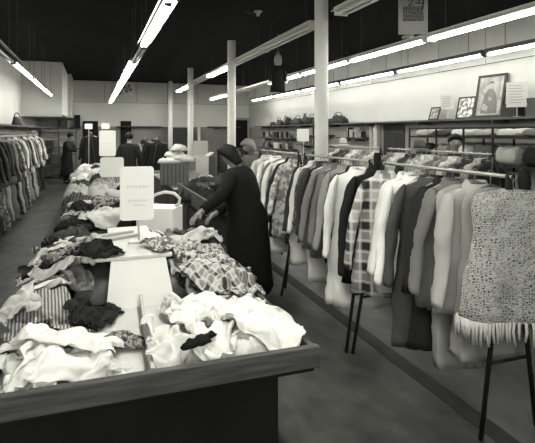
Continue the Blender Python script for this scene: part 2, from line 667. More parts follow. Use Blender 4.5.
garment('coat', 'mid grey coat hanging between the light grey coat and a black coat', 'coat', RX + .05, 2.66, RZ, -.2, .9, cloth(.16), 5, G1, sl=.6)
garment('coat', 'black coat hanging half hidden behind the long charcoal coat', 'coat', RX + .06, 2.76, RZ, -.1, 1.2, cloth(.022), 6, G1, sl=.6)
garment('coat', 'long charcoal coat with wide collar turned to the aisle on the nearest rack', 'coat', RX + .03, 2.87, RZ, -.5, 1.26, cloth(.07), 7, G1, w=.21, dep=.065, sl=.64, lapel=True, buttons=4, flare=.05, pocket=True)
garment('dress', 'long pale dress with dark hem band hanging between charcoal coat and white jacket', 'dress', RX + .07, 2.98, RZ, -.1, 1.22, cloth(.6), 8, G1, w=.18, dep=.045, sl=0, flare=.02, collar=False)
garment('jacket', 'bright white jacket, the larger of two beside the charcoal coat', 'jacket', RX + .03, 3.05, RZ, -.4, .88, cloth(.82), 9, G1, sl=.66, dep=.06, lapel=True, buttons=3)
garment('jacket', 'white jacket squeezed between the bright white jacket and the plaid coat', 'jacket', RX + .05, 3.16, RZ, -.3, .95, cloth(.75), 10, G1, sl=.62)
garment('coat', 'bold plaid coat at the far end of the nearest aisle rack', 'coat', RX - .06, 3.29, RZ, -.4, 1.0, plaid(.62, .03, 6, True), 12, G1, sl=.62, w=.2)
G2 = 'clothes on the second aisle rack'
garment('coat', 'black coat at the near end of the second rack, sleeve beside the plaid coat', 'coat', RX + .02, 3.57, RZ, -.3, 1.0, cloth(.018), 13, G2, sl=.74, w=.21, dep=.065)
garment('coat', 'long white coat reaching to shin height on the second aisle rack', 'coat', RX - .04, 3.74, RZ, -.42, 1.24, cloth(.78), 14, G2, w=.21, dep=.07, sl=.64, flare=.06, lapel=True, buttons=4)
garment('coat', 'black coat squeezed directly behind the long white coat', 'coat', RX, 3.87, RZ, -.25, .92, cloth(.02), 15, G2, sl=.6)
garment('jacket', 'light grey jacket behind the long white coat and the black coat', 'jacket', RX - .02, 4.00, RZ, -.28, .84, cloth(.26), 16, G2, sl=.62)
garment('jacket', 'grey jacket, second of three greys on the middle aisle rack', 'jacket', RX - .01, 4.14, RZ, -.2, .92, cloth(.13), 17, G2, sl=.6)
garment('jacket', 'grey jacket with pale hem, third of three greys on the middle rack', 'jacket', RX - .03, 4.27, RZ, -.3, .88, cloth(.17), 18, G2, sl=.6)
garment('dress', 'long pale dress showing below the grey jackets on the second rack', 'dress', RX, 4.37, RZ, -.1, 1.2, cloth(.6), 19, G2, sl=0, collar=False, w=.19)
garment('jacket', 'dark jacket behind the grey jackets on the second aisle rack', 'jacket', RX - .01, 4.47, RZ, -.2, .85, cloth(.035), 20, G2, sl=.58)
garment('blouse', 'dark patterned blouse toward the far end of the second rack', 'blouse', RX, 4.57, RZ, -.24, .8, speckle(.14, .03, 22), 21, G2, sl=.5)
garment('coat', 'light coat toward the far end of the second rack, knee length', 'coat', RX - .01, 4.68, RZ, -.26, 1.12, cloth(.6), 22, G2, sl=.6)
garment('coat', 'dark coat, last one on the second aisle rack', 'coat', RX, 4.80, RZ, -.2, .95, cloth(.03), 23, G2, sl=.6)
G3 = 'clothes on the third aisle rack'
garment('blouse', 'pale patterned blouse at the near end of the third rack', 'blouse', RX - .02, 5.2, RZ, -.25, .95, speckle(.6, .2, 16), 24, G3, sl=.5)
garment('coat', 'black coat between pale garments on the third aisle rack', 'coat', RX, 5.34, RZ, -.2, .98, cloth(.02), 25, G3, sl=.6)
garment('dress', 'long white dress on the third aisle rack behind the black coat', 'dress', RX - .02, 5.48, RZ, -.3, 1.18, cloth(.7), 26, G3, sl=.45, collar=False)
garment('dress', 'grey long dress between two white ones on the third rack', 'dress', RX, 5.62, RZ, -.2, 1.2, cloth(.15), 27, G3, sl=.4, collar=False)
garment('robe', 'white robe with hanging belt near the far end of the third rack', 'robe', RX - .04, 5.78, RZ, -.3, 1.2, cloth(.78), 28, G3, sl=.6, lapel=True)
garment('dress', 'pale striped dress second from the far end of the third rack', 'dress', RX, 5.93, RZ, -.25, 1.15, striped(.5, .2, 20), 29, G3, sl=.45, collar=False)
garment('coat', 'white coat at the far end of the third aisle rack beside the bending person', 'coat', RX - .05, 6.08, RZ, -.3, 1.05, cloth(.65), 30, G3, sl=.6)

# second line of racks behind
RX2 = 4.15
rack('long clothes rack with dull steel rail in the second line, behind the front racks', RX2, 4.25, 6.3, RZ, .1, .1, .3, 'second line clothes racks')
rack('farther clothes rack of the second line, packed with folded over shirts', RX2, 6.5, 8.6, RZ, .1, .1, .3, 'second line clothes racks')
tones = [.03, .42, .16, .55, .05, .30, .62, .10, .22, .5, .04, .36, .6, .13, .48, .25, .06]
names = {True: 'pale', False: 'dark'}


def tone_word(v):
    return 'black' if v < .035 else 'charcoal' if v < .09 else 'dark grey' if v < .15 else 'grey' if v < .24 else 'light grey' if v < .4 else 'off-white' if v < .52 else 'white'


rnd = random.Random(5)
for seg, (ya, yb, n, where) in enumerate([(4.35, 6.2, 15, 'near rack of the second line'), (6.6, 8.5, 14, 'far rack of the second line')]):
    for i in range(n):
        yy = ya + (yb - ya) * i / (n - 1)
        v = tones[(i * 5 + seg * 3) % len(tones)]
        kind = ['shirt', 'jacket', 'blouse', 'coat'][(i + seg) % 4]
        mt = cloth(v) if i % 5 != 3 else striped(v, v * .5 + .02, 26, axis='X')
        garment(kind, '%s %s, %s from near end, %s' % (tone_word(v), kind if i % 5 != 3 else 'striped ' + kind, ORD1[i], where), kind, RX2 + rnd.uniform(-.03, .03), yy, RZ, rnd.uniform(-.35, .05), .8 + .3 * rnd.random(), mt, 100 + seg * 20 + i,
                'clothes on the second line of racks', nseg=18, closed=False, sl=.55, w=.2, hm=woodh)
# left wall double rack
for tier, (z, lab) in enumerate(((1.66, 'upper'), (.92, 'lower'))):
    t = thing('garment_rack', '%s clothes rail along the left wall under the shelf' % lab, 'clothes rail', (-1.55, 7.4, z), 0, 'left wall clothes rails')
    MB().tube([(0, 0, 0), (0, 7.4, 0)], .014, 8).build('rail', dark_steel, t, True)
    for yy in (.3, 2.6, 4.9, 7.2):
        MB().box(-.35, 0, yy - .008, yy + .008, -.01, .01).build('wall_bracket', dark_steel, t)
    rnd = random.Random(tier + 3)
    n = 19
    for i in range(n):
        yy = 7.75 + 6.8 * i / (n - 1)
        v = [.02, .04, .02, .05, .12, .03, .22, .07, .38, .15, .03, .42, .12, .04, .5, .3, .03, .45, .2][(i + tier * 4) % 19]
        kind = ['shirt', 'blouse', 'jacket'][(i + tier) % 3]
        if tier == 1:
            v *= .6
            kind = ['skirt', 'shirt', 'pair of trousers'][i % 3]
        pat = i % 4 == 2
        mt = cloth(v) if not pat else speckle(min(.6, v * 1.5), v * .4, 18)
        nm = 'trousers' if kind == 'pair of trousers' else kind
        garment(nm, '%s %s%s, %s from near end, %s left wall rail' % (tone_word(v), 'patterned ' if pat else '', kind, ORD1[i], lab), nm, -1.5 + rnd.uniform(-.02, .02), yy, z, rnd.uniform(.0, .45), (.78 if tier == 0 else .72) + .08 * rnd.random(), mt, 200 + tier * 40 + i,
                'clothes on the left wall rails', nseg=16, closed=False, sl=0 if tier else .5, w=.21, dep=.075, skirt=tier == 1, hm=woodh)

# dark bundles at the rack ends
def bundle(name, label, cat, x, y, z, h, r, mat, seed):
    rings = []
    for i in range(10):
        q = i / 9
        rr = r * (.35 + .75 * math.sin(PI * min(1, .15 + q * .72)))
        rings.append([Vector((rr * (1 + .35 * nz(math.cos(a) + seed, math.sin(a), q * 4)) * math.cos(a), rr * .8 * (1 + .35 * nz(math.cos(a), math.sin(a) + seed, q * 4)) * math.sin(a), -h * q)) for a in [2 * PI * k / 14 for k in range(14)]])
    o = MB().loft(rings).build(name, mat, None, True, loc=(x, y, z))
    tag(o, label, cat)
    return o


bundle('scarf', 'dark scarf draped over the joint between the two front racks', 'scarf', RX, 3.49, 1.53, .26, .036, cloth(.015), 3)
bundle('scarf', 'black scarf hanging at the near end of the front rack above the poncho', 'scarf', RX + .09, 2.12, 1.50, .16, .034, cloth(.015), 5)
bundle('scarf', 'pale scarf end hanging at the frame edge right of the poncho collar', 'scarf', RX + .22, 2.14, 1.42, .15, .022, cloth(.4), 8)
# ------------------------------------------------------------------ soft garments dropped into heaps
def collider(o, on=True, thick=.003):
    if on:
        o.modifiers.new('col', 'COLLISION')
        o.collision.thickness_outer = thick
        o.collision.thickness_inner = .02
        o.collision.cloth_friction = 30
    else:
        for m in list(o.modifiers):
            if m.type == 'COLLISION':
                o.modifiers.remove(m)


def drape_all(base, items, frames=23, res=.014):
    """lets each garment fall and wrinkle on what lies below, one after the other"""
    for o in base:
        collider(o)
    out = []
    for i, it in enumerate(items):
        nm, lab, x, y, z, wx, wy, rot, mat, group = it[:10]
        opt = it[10] if len(it) > 10 else {}
        amp, sq, grow = opt.get('amp', .05), opt.get('sq', .8), opt.get('grow', .22)
        nu, nv = max(6, int(wx / res)), max(6, int(wy / res))
        cr, sr = math.cos(rot), math.sin(rot)
        vs, fs = [], []
        sd = i * 3.7 + x * 5
        for b_ in range(nv + 1):
            for a_ in range(nu + 1):
                u, v = a_ / nu - .5, b_ / nv - .5
                e = 1 - .35 * max(0, abs(u) - .28) - .22 * max(0, abs(v) - .3)
                px, py = u * wx * e * (1 + .2 * nz(v * 4, sd, 1)) * sq, v * wy * e * (1 + .2 * nz(u * 4, sd, 5)) * sq
                zz = amp * (nz(px * 11 + sd, py * 11, sd) + .55 * nz(px * 23, py * 23 + sd, sd))
                px += .02 * nz(px * 16, py * 16, sd + 9)
                py += .02 * nz(px * 16, py * 16, sd + 19)
                vs.append((px, py, zz))
        for b_ in range(nv):
            for a_ in range(nu):
                k = b_ * (nu + 1) + a_
                fs.append((k, k + 1, k + nu + 2, k + nu + 1))
        o = MB().add(vs, fs).build(nm, mat, None, True, loc=(x, y, z), rot=(0, 0, rot))
        m = o.modifiers.new('cloth', 'CLOTH')
        s = m.settings
        s.quality = 5
        s.mass = .25
        s.tension_stiffness = s.compression_stiffness = 10
        s.shear_stiffness = 5
        s.bending_stiffness = opt.get('bend', .06)
        s.air_damping = 2
        s.shrink_min = -grow
        c = m.collision_settings
        c.use_self_collision = True
        c.self_distance_min = .005
        c.distance_min = .004
        c.collision_quality = 3
        m.point_cache.frame_start = 1
        m.point_cache.frame_end = frames
        for f in range(1, frames + 1):
            SC.frame_set(f)
        dg = bpy.context.evaluated_depsgraph_get()
        me = bpy.data.meshes.new_from_object(o.evaluated_get(dg))
        o.modifiers.remove(m)
        old = o.data
        o.data = me
        bpy.data.meshes.remove(old)
        me.name = nm
        collider(o)
        tag(o, lab, nm.replace('_', ' '), group)
        out.append(o)
    SC.frame_set(1)
    for o in base + out:
        collider(o, False)
    for o in out:
        so = o.modifiers.new('thickness', 'SOLIDIFY')
        so.thickness = .0035
        su = o.modifiers.new('soft', 'SUBSURF')
        su.levels = su.render_levels = 1
        for p in o.data.polygons:
            p.use_smooth = True
    return out


# ------------------------------------------------------------------ heaps of clothes
def crumple(name, label, cat, x, y, z, rx, ry, h, rot, mat, seed, group, res=(44, 13), fold=.35, tilt=(0, 0), fq=9.0, lob=.25):
    nk, nr = res
    rnd = random.Random(seed)
    dirn = rnd.uniform(0, PI)
    cd, sd = math.cos(dirn), math.sin(dirn)
    verts, fs = [], []

    def H(px, py, r):
        u = (px * cd + py * sd)
        v = (-px * sd + py * cd)
        wv = nz(px * 7 + seed, py * 7, 1.7) * .05
        k1 = (1 - abs(nz((u + wv) * fq * .45 + seed, (v + wv * 1.3) * fq * 1.35, seed * .7)) * 1.7)
        a2 = u * .6 + v * .8
        b2 = -u * .8 + v * .6
        k2 = (1 - abs(nz((a2 - wv) * fq * .6, (b2 + wv) * fq * 2.1 + seed, 3.1 + seed)) * 1.9)
        k3 = nz(px * fq * 3.2 + seed, py * fq * 3.2, seed)
        ridge = .62 * k1 * abs(k1) + .38 * k2 * abs(k2) + .10 * k3 - .25
        base = max(0.0, 1 - r ** 3.0) ** .55
        return h * (base * (.58 + .2 * nz(px * 4 + seed, py * 4, 9.2)) + 1.5 * fold * ridge * (1 - r ** 6))

    verts.append(Vector((0, 0, H(0, 0, 0))))
    for i in range(1, nr + 1):
        r = i / nr
        for k in range(nk):
            a = 2 * PI * k / nk
            R = 1 + lob * nz(math.cos(a) * 1.6 + seed, math.sin(a) * 1.6, seed * .3) * r + lob * .5 * nz(math.cos(a) * 4, math.sin(a) * 4 + seed, 2.2) * r
            c, s = math.cos(a), math.sin(a)
            px = rx * r * R * math.copysign(abs(c) ** .8, c)
            py = ry * r * R * math.copysign(abs(s) ** .8, s)
            zz = 0.0 if i == nr else H(px, py, r)
            verts.append(Vector((px, py, zz + tilt[0] * px + tilt[1] * py)))
    for k in range(nk):
        fs.append((0, 1 + k, 1 + (k + 1) % nk))
    for i in range(nr - 1):
        for k in range(nk):
            a, b = 1 + i * nk + k, 1 + i * nk + (k + 1) % nk
            fs.append((a, a + nk, b + nk, b))
    fs.append(tuple(1 + (nr - 1) * nk + k for k in range(nk - 1, -1, -1)))
    o = MB().add(verts, fs).build(name, mat, None, True, loc=(x, y, z), rot=(0, 0, rot))
    tag(o, label, cat, group)
    return o


def folded(name, label, cat, x, y, z, w, d, h, rot, mat, seed, group, lip=True, n=22):
    """a garment folded into a soft pad: rounded fold at the front, loose layer edges behind"""
    rnd = random.Random(seed)
    rings = []
    layers = 3
    for i in range(n):
        q = i / (n - 1)
        X = (q - .5) * w
        ring = []
        e = min(1, min(q, 1 - q) * 9 + .35)
        m = 20
        for k in range(m):
            a = 2 * PI * k / m
            c, s = math.cos(a), math.sin(a)
            yy = math.copysign(abs(c) ** .55, c) * d / 2 * (1 + .05 * nz(X * 9 + seed, s * 2, 1))
            zz = math.copysign(abs(s) ** .6, s) * h / 2 * e
            zz *= 1 + .25 * nz(X * 7 + seed, yy * 7, 4)
            if s > 0:
                zz += h * .22 * nz(X * 12 + seed, yy * 9 + seed, 7.7)
            grv = 1 - .05 * (1 + math.cos(s * layers * PI)) * abs(c) ** 4
            ring.append(Vector((X * (1 + .04 * nz(yy * 9, s, seed)), yy * grv, h / 2 + zz)))
        rings.append(ring)
    o = MB().loft(rings).build(name, mat, None, True, loc=(x, y, z), rot=(0, 0, rot))
    tag(o, label, cat, group)
    return o


TZ = .84
plyw = wood(.17, .24, (1, 9, 9))
boardm = wood(.045, .10, (1.2, 10, 16))
creamm = plain(.6, .6, .06, 3, .05, name='painted_board_cream')
blackm = plain(.012, .8, .2, 3, .05, name='black_skirt_cloth')

# near display table with front bin, centre riser and divider
t = thing('display_table', 'long clothing display table in the foreground with a wooden front rail', 'table', (0, 0, 0))
MB().box(-.33, .84, 1.80, 4.25, .735, .757).build('tabletop', blackm, t, bevel=.004)
MB().box(-.36, .85, 1.765, 1.80, .765, TZ + .008).build('front_rail', boardm, t, bevel=.004)
MB().box(-.35, -.33, 1.80, 4.25, .765, TZ - .02).build('side_rail', boardm, t, bevel=.003)
MB().box(.84, .86, 1.80, 4.25, .765, TZ - .02).build('side_rail', boardm, t, bevel=.003)
MB().box(-.30, .71, 1.86, 4.15, .0, .735).build('skirt', blackm, t, bevel=.01)
bv = [Vector((x, y, z)) for x in (-.33, .84) for y, z in ((1.80, .758), (2.62, .785), (2.62, .80), (1.80, .773))]
MB().add(bv, [(0, 1, 2, 3), (4, 7, 6, 5), (0, 4, 5, 1), (1, 5, 6, 2), (2, 6, 7, 3), (3, 7, 4, 0)]).build('bin_floor', creamm, t)
# trapezoid riser front leaning back, box body and shelf board
rv = []
for y, z, x0, x1 in ((2.60, .795, .06, .405), (2.66, 1.03, .085, .365)):
    rv.append([Vector((x0, y, z)), Vector((x1, y, z)), Vector((x1, y + .018, z)), Vector((x0, y + .018, z))])
MB().loft(rv).build('riser_panel', plain(.82, .55, .04, 3, .03, name='white_riser_panel'), t)
MB().box(.09, .36, 2.69, 3.6, .758, 1.03).build('riser_box', creamm, t, bevel=.004)
MB().box(-.05, .40, 2.655, 3.25, 1.031, 1.05).build('riser_shelf', creamm, t, bevel=.004)
dvv = []
for y, zb, zt, xx in ((1.812, .776, .845, .196), (2.59, .80, .865, .222)):
    dvv.append([Vector((xx, y, zb)), Vector((xx + .014, y, zb)), Vector((xx + .014, y, zt)), Vector((xx, y, zt))])
MB().loft(dvv).build('bin_divider', plain(.5, .6, .05, 3, .03, name='divider_board'), t)

# second and third tables in the line
for lab, y0, y1, x0, x1 in (('clothing table behind the foreground table, stacked with dark folded clothes', 4.5, 6.05, -.28, .62),
                            ('low long clothing table farther back with board edge, piled with clothes', 6.4, 12.6, -.32, .60)):
    t = thing('display_table', lab, 'table', (0, y0, 0))
    L = y1 - y0
    MB().box(x0, x1, 0, L, .72, .76).build('tabletop', creamm, t, bevel=.004)
    MB().box(x0 - .02, x1 + .02, -.025, 0, .70, .84).build('front_rail', boardm, t, bevel=.003)
    for xx in (x0 - .02, x1):
        MB().box(xx, xx + .02, 0, L, .70, .82).build('side_rail', boardm, t, bevel=.003)
    MB().box(x0 + .05, x1 - .05, .06, L - .06, 0, .72).build('skirt', blackm, t)

# white clothes in the front bin
GW = 'white clothes in the front bin'
W1, W2, W3 = cloth(.78, .04), cloth(.68, .05), cloth(.60, .06)
S1, S2 = {'amp': .07, 'sq': .72, 'grow': .25}, {'amp': .05, 'sq': .85}
white_items = [
    ('undershirt', 'white undershirt in front of the divider corner by the rail', .36, 1.92, .83, .26, .20, -.2, W2, GW, S1),
    ('towel', 'white towel at the back of the bin beside the riser panel', .40, 2.42, .86, .34, .28, .9, W2, GW, S1),
    ('slip', 'white slip in the middle of the left compartment by the front rail', .02, 1.92, .84, .26, .20, -.4, W1, GW, S1),
    ('blouse', 'white blouse with shadowed pleats at the far left of the bin', -.23, 2.08, .87, .28, .40, .3, W2, GW, S1),
    ('shirt', 'small white crumpled shirt against the left side of the divider', .10, 1.99, .86, .24, .28, .5, W2, GW, S1),
    ('shirt', 'white shirt bunched against the right side of the divider', .33, 2.08, .87, .30, .42, .4, W2, GW, S1),
    ('blouse', 'soft white blouse at the back right corner of the bin', .70, 2.38, .92, .38, .40, .4, W2, GW, S1),
    ('vest', 'white vest filling the front left corner of the bin', -.24, 1.93, .88, .28, .24, .2, W1, GW, S1),
    ('shirt', 'white shirt at the back left corner of the bin', -.22, 2.26, .90, .32, .30, .8, W2, GW, S1),
    ('shirt', 'white shirt crumpled along the left part of the front rail', -.12, 1.99, .92, .48, .32, .2, W1, GW, S1),
    ('blouse', 'white blouse lying along the front rail right of the black sock', .56, 1.96, .94, .46, .30, .1, W1, GW, S1),
    ('camisole', 'white camisole along the rail between divider and black sock', .30, 1.90, .9, .26, .20, .1, W2, GW, S1),
    ('blouse', 'white blouse in the middle of the right compartment near the rail', .48, 1.95, .95, .34, .26, .5, W1, GW, S1),
    ('pillowcase', 'creamy white pillowcase lying highest in the left compartment', -.08, 2.16, .97, .46, .40, -.3, W1, GW, S2),
    ('shirt', 'white shirt spilling over the right end of the front rail', .71, 2.08, 1.0, .44, .46, -.4, W1, GW, S2),
    ('sheet', 'large white sheet heaped highest in the right compartment', .50, 2.24, 1.02, .56, .46, .3, W1, GW, S1),
]


def core(x, y, z, rx, ry, h, rz=0):
    o = crumple('core', '-', '-', x, y, z, rx, ry, h, rz, None, 5, None, res=(24, 8), fold=.1, lob=.1)
    return o


bin_tables = [o for o in bpy.data.objects if o.parent and o.parent.name == 'display_table' and o.name.split('.')[0] in ('front_rail', 'side_rail', 'bin_floor', 'bin_divider', 'riser_panel', 'riser_shelf', 'riser_box', 'tabletop')]
crumple('scarf', 'dark flowered scarf on the board left of the divider', 'scarf', .115, 2.17, .80, .10, .05, .055, -.5, speckle(.30, .03, 60), 73, None, res=(36, 10))

# heap left of the riser
GL = 'clothes heaped left of the riser'
heapL = [
    ('sweater', 'pleated striped garment hanging over the left front edge of the heap', -.20, 2.42, .84, .17, .13, .12, .1, striped(.40, .12, 130, axis='X'), (0, .35)),
    ('shirt', 'white folded shirt on the left edge above the pleated stripes', -.25, 2.60, .90, .13, .10, .085, .4, cloth(.6), (0, .1)),
    ('skirt', 'dark skirt lying beside the riser panel on the left', -.03, 2.50, .82, .10, .13, .12, -.4, cloth(.022), (0, .2)),
    ('shirt', 'spotted light shirt drooping at the left table edge', -.27, 2.78, .90, .12, .14, .10, .1, speckle(.5, .2, 70), (.2, 0)),
    ('blouse', 'light grey blouse across the middle of the left heap', -.12, 2.76, .92, .17, .12, .10, .2, cloth(.33), (0, .0)),
    ('sweater', 'grey sweater arm lying in front of the riser shelf', -.04, 2.70, .90, .10, .09, .10, -.7, cloth(.20), (0, .1)),
    ('shirt', 'pale shirt along the top of the left heap', -.16, 3.00, .95, .20, .10, .09, .1, cloth(.45), (0, 0)),
    ('dress', 'dark dress between pale shirts in the left heap', -.14, 2.98, .90, .13, .12, .11, .6, cloth(.03), (0, 0)),
    ('shirt', 'off-white shirt with loose sleeve at the left edge of the heap', -.27, 3.22, .90, .12, .16, .10, -.2, cloth(.5), (.1, 0)),
    ('trousers', 'charcoal trousers laid across the back of the left heap', -.12, 3.30, .92, .19, .12, .09, .1, cloth(.045), (0, 0)),
    ('sweater', 'black sweater at the left edge behind the pale shirts', -.24, 3.52, .86, .14, .16, .11, .3, cloth(.02), (0, 0)),
    ('shirt', 'white striped shirt slanting across the dark sweaters', -.13, 3.62, .92, .15, .06, .07, .7, striped(.6, .25, 40), (0, 0)),
    ('jacket', 'dark grey jacket in the middle of the left heap beside the riser', .02, 3.45, .84, .12, .18, .13, .2, cloth(.05), (0, 0)),
    ('shirt', 'light shirt laid slantwise on the back part of the left heap', -.20, 3.88, .90, .16, .09, .07, .5, cloth(.48), (0, 0)),
    ('sweater', 'black sweater at the back left corner of the foreground table', -.20, 4.02, .78, .18, .16, .13, 0, cloth(.018), (0, 0)),
    ('trousers', 'dark trousers folded behind the riser shelf', .08, 3.95, .76, .16, .2, .14, .1, cloth(.03), (0, 0)),
]
# hidden lower layer that the heap lies on
for i, (x, y, rx, ry) in enumerate(((.0, 2.92, .10, .26), (-.22, 2.6, .11, .2), (-.22, 3.05, .11, .22), (-.14, 3.5, .18, .24), (.56, 2.9, .26, .3), (.6, 3.5, .24, .3))):
    lab = ['folded grey blanket beside the riser box', 'folded grey blanket under the front of the left heap', 'folded grey blanket under the middle of the left heap', 'folded grey blanket under the back of the left heap',
           'folded grey blanket under the plaid shirts', 'folded grey blanket under the pale fleece'][i]
    folded('blanket', lab, 'blanket', x, y, .758, rx * 1.9, ry * 1.9, .18, 0, cloth(.14), i, 'blankets under the heaps')

# heap right of the riser
GR = 'clothes heaped right of the riser'
heapL += [
    ('shirt', 'small white shirt drooping over the left table edge beside pleated stripes', -.29, 2.42, .95, .11, .11, .1, .3, cloth(.5), (0, 0)),
    ('skirt', 'black skirt spread in the middle of the left heap', -.10, 2.88, .98, .12, .12, .1, .9, cloth(.016), (0, 0)),
    ('blouse', 'grey checked blouse behind the dark skirt by the riser', -.1, 2.84, .97, .11, .12, .1, .4, plaid(.3, .06, 16), (0, 0)),
    ('sweater', 'dark sweater drooping over the left edge behind the spotted shirt', -.31, 2.98, .93, .12, .13, .1, .2, cloth(.03), (0, 0)),
    ('shirt', 'light shirt lying across the dark trousers at left', -.22, 3.36, .99, .14, .07, .1, .6, cloth(.5), (0, 0)),
    ('jacket', 'black jacket filling the gap beside the riser shelf', -.15, 3.16, .93, .13, .16, .1, .1, cloth(.015), (0, 0)),
    ('sweater', 'charcoal sweater on the dark grey jacket beside the slats', -.12, 3.62, .99, .14, .12, .1, 1.2, cloth(.04), (0, 0)),
    ('shirt', 'striped shirt nearest the left table edge toward the back', -.29, 3.74, .98, .10, .12, .1, .2, striped(.45, .08, 50), (0, 0)),
    ('trousers', 'black trousers stuffed between the riser box and pale blouse', .02, 2.78, 1.0, .10, .14, .1, .3, cloth(.012), (0, 0)),
    ('skirt', 'dark skirt dropped beside the pleated striped garment', -.10, 2.40, .93, .09, .09, .1, .2, cloth(.02), (0, 0)),
]
heapR = [
    ('sweater', 'dark printed sweater under the large flannel shirt', .60, 2.60, .84, .16, .14, .1, .3, speckle(.2, .03, 30), (0, 0)),
    ('shirt', 'light checked shirt in the middle of the right heap', .60, 2.98, .95, .16, .15, .1, 1.1, plaid(.5, .08, 20), (0, 0)),
    ('skirt', 'black skirt by the riser behind the lace blouse', .46, 3.05, .88, .12, .16, .1, .4, cloth(.015), (0, 0)),
    ('shirt', 'off-white shirt lying over the aisle edge of the right heap', .80, 2.82, .93, .11, .16, .1, .1, plaid(.4, .05, 17), (0, 0)),
    ('shirt', 'large checked flannel shirt draped over the right side of the heap', .68, 2.66, .88, .19, .20, .12, .6, plaid(.55, .05, 14), (-.35, .2)),
    ('trousers', 'black trousers rolled beside the riser panel on the right', .47, 2.62, .83, .10, .10, .13, .2, cloth(.015), (0, .2)),
    ('blouse', 'boldly printed dark and white blouse right of the riser', .50, 2.84, .90, .13, .12, .11, .1, speckle(.5, .05, 26), (0, .1)),
    ('shirt', 'checked shirt behind the large flannel, nearer the aisle', .74, 3.02, .89, .13, .17, .10, -.2, plaid(.45, .06, 18), (-.2, 0)),
    ('blouse', 'pale lace blouse tucked between printed blouse and riser', .43, 2.74, .88, .09, .09, .10, .5, cloth(.5), (0, 0)),
    ('sweater', 'dark sweater beneath the pale fleece on the right', .66, 3.28, .89, .18, .14, .09, .1, cloth(.03), (0, 0)),
    ('fleece', 'fluffy pale fleece lying on top of the right heap', .56, 3.35, .97, .21, .14, .10, .1, cloth(.46), (-.15, 0)),
    ('shirt', 'light shirt hanging from the fleece toward the aisle', .78, 3.44, .89, .10, .15, .08, -.3, cloth(.38), (-.2, 0)),
    ('blouse', 'flowered white blouse lying on the right end of the riser shelf', .33, 2.82, 1.05, .12, .12, .045, .5, speckle(.7, .15, 55, .44), (-.1, 0)),
    ('towel', 'grey towel behind the fleece by the white carton', .66, 3.78, .86, .17, .16, .09, .2, cloth(.16), (0, 0)),
    ('sweater', 'soft grey sweater at the far right corner under the reaching hand', .72, 4.05, .78, .15, .16, .13, .1, cloth(.25), (0, 0)),
]
blankets = [o for o in bpy.data.objects if o.name.split('.')[0] == 'blanket']
cores = [core(-.12, 2.12, .775, .19, .24, .07), core(.54, 2.16, .775, .26, .26, .10)]
S3 = {'amp': .05, 'sq': .8, 'grow': .2}
items = list(white_items)
for hp, gname in ((heapL, GL), (heapR, GR)):
    for i, (nm, lab, x, y, z, rx, ry, h, ro, mt, tl) in enumerate(sorted(hp, key=lambda q: q[4])):
        items.append((nm, lab, x, y, z + .13, rx * 2.9, ry * 2.9, ro, mt, gname, S3))
drape_all(bin_tables + blankets + cores, items)
for o in cores:
    bpy.data.objects.remove(o)


def top_z(x, y):
    bpy.context.view_layer.update()
    h, loc, *_ = SC.ray_cast(bpy.context.evaluated_depsgraph_get(), Vector((x, y, 1.3)), Vector((0, 0, -1)))
    return loc.z if h else .85


crumple('sock', 'black sock lying on the white clothes in the right compartment', 'sock', .385, 1.885, top_z(.385, 1.885) - .012, .065, .028, .035, .55, cloth(.010), 71, None, res=(30, 9), lob=.8, fold=.5, fq=22)
crumple('sock', 'tiny dark sock end showing by the front rail under white clothes', 'sock', .565, 1.835, top_z(.565, 1.835) - .006, .020, .011, .016, .2, cloth(.012), 72, None, res=(16, 6), lob=.5)

# pale slats lying on the riser
for i, (x0, y0, x1, y1, z) in enumerate(((-.09, 3.0, .27, 3.16, 1.06), (-.10, 3.13, .24, 3.27, 1.06))):
    lab = ('front pale wooden slat lying across the riser shelf', 'rear pale wooden slat lying across the riser shelf')[i]
    o = MB().box(0, math.hypot(x1 - x0, y1 - y0), -.015, .015, -.008, .008).build('wooden_slat', plain(.42, .5, .08, name='pale_slat'), None, bevel=.003, loc=(x0, y0, z), rot=(0, 0, math.atan2(y1 - y0, x1 - x0)))
    tag(o, lab, 'slat', 'slats on the riser')

# ------------------------------------------------------------------ signs on the tables
cardm = plain(.82, .5, .02, 3, 0, name='white_card')
inkm = plain(.42, .7, 0, bmp=0, name='faded_ink')


def script_line(x0, x1, z, amp, seed, y):
    pts, n = [], 170
    for i in range(n):
        q = i / (n - 1)
        pts.append((x0 + (x1 - x0) * q + amp * .5 * math.sin(q * 46), y, z + amp * math.sin(q * 46 + 1) * (.5 + .7 * abs(nz(q * 9, seed, 0)))))
    return pts


def sign(label, x, y, zb, w, h, post, rz, lines, group=None, base=True, wire=False):
    t = thing('sign', label, 'sign', (x, y, zb), rz, group)
    cardo = MB().rbox(-w / 2, w / 2, -.004, .004, post, post + h, .02 * w / .2).build('card', cardm, t)
    MB().tube([(.01, .008, .004), (.01, .008, post + h * .3)], .006, 8).build('post', plain(.5, .4, 0, bmp=0, name='white_post'), t, True)
    if base:
        MB().rbox(-.05, .05, -.04, .04, 0, .012, .005).build('foot', plain(.5, .4, 0, bmp=0, name='white_post'), t)
    if lines:
        mb = MB()
        for k, (a, b, zz, amp) in enumerate(lines):
            mb.tube(script_line(-w / 2 + a * w, -w / 2 + b * w, post + zz * h, amp, k + x, -.0045), .0010, 4)
        mb.build('handwriting', inkm, cardo)
    return t


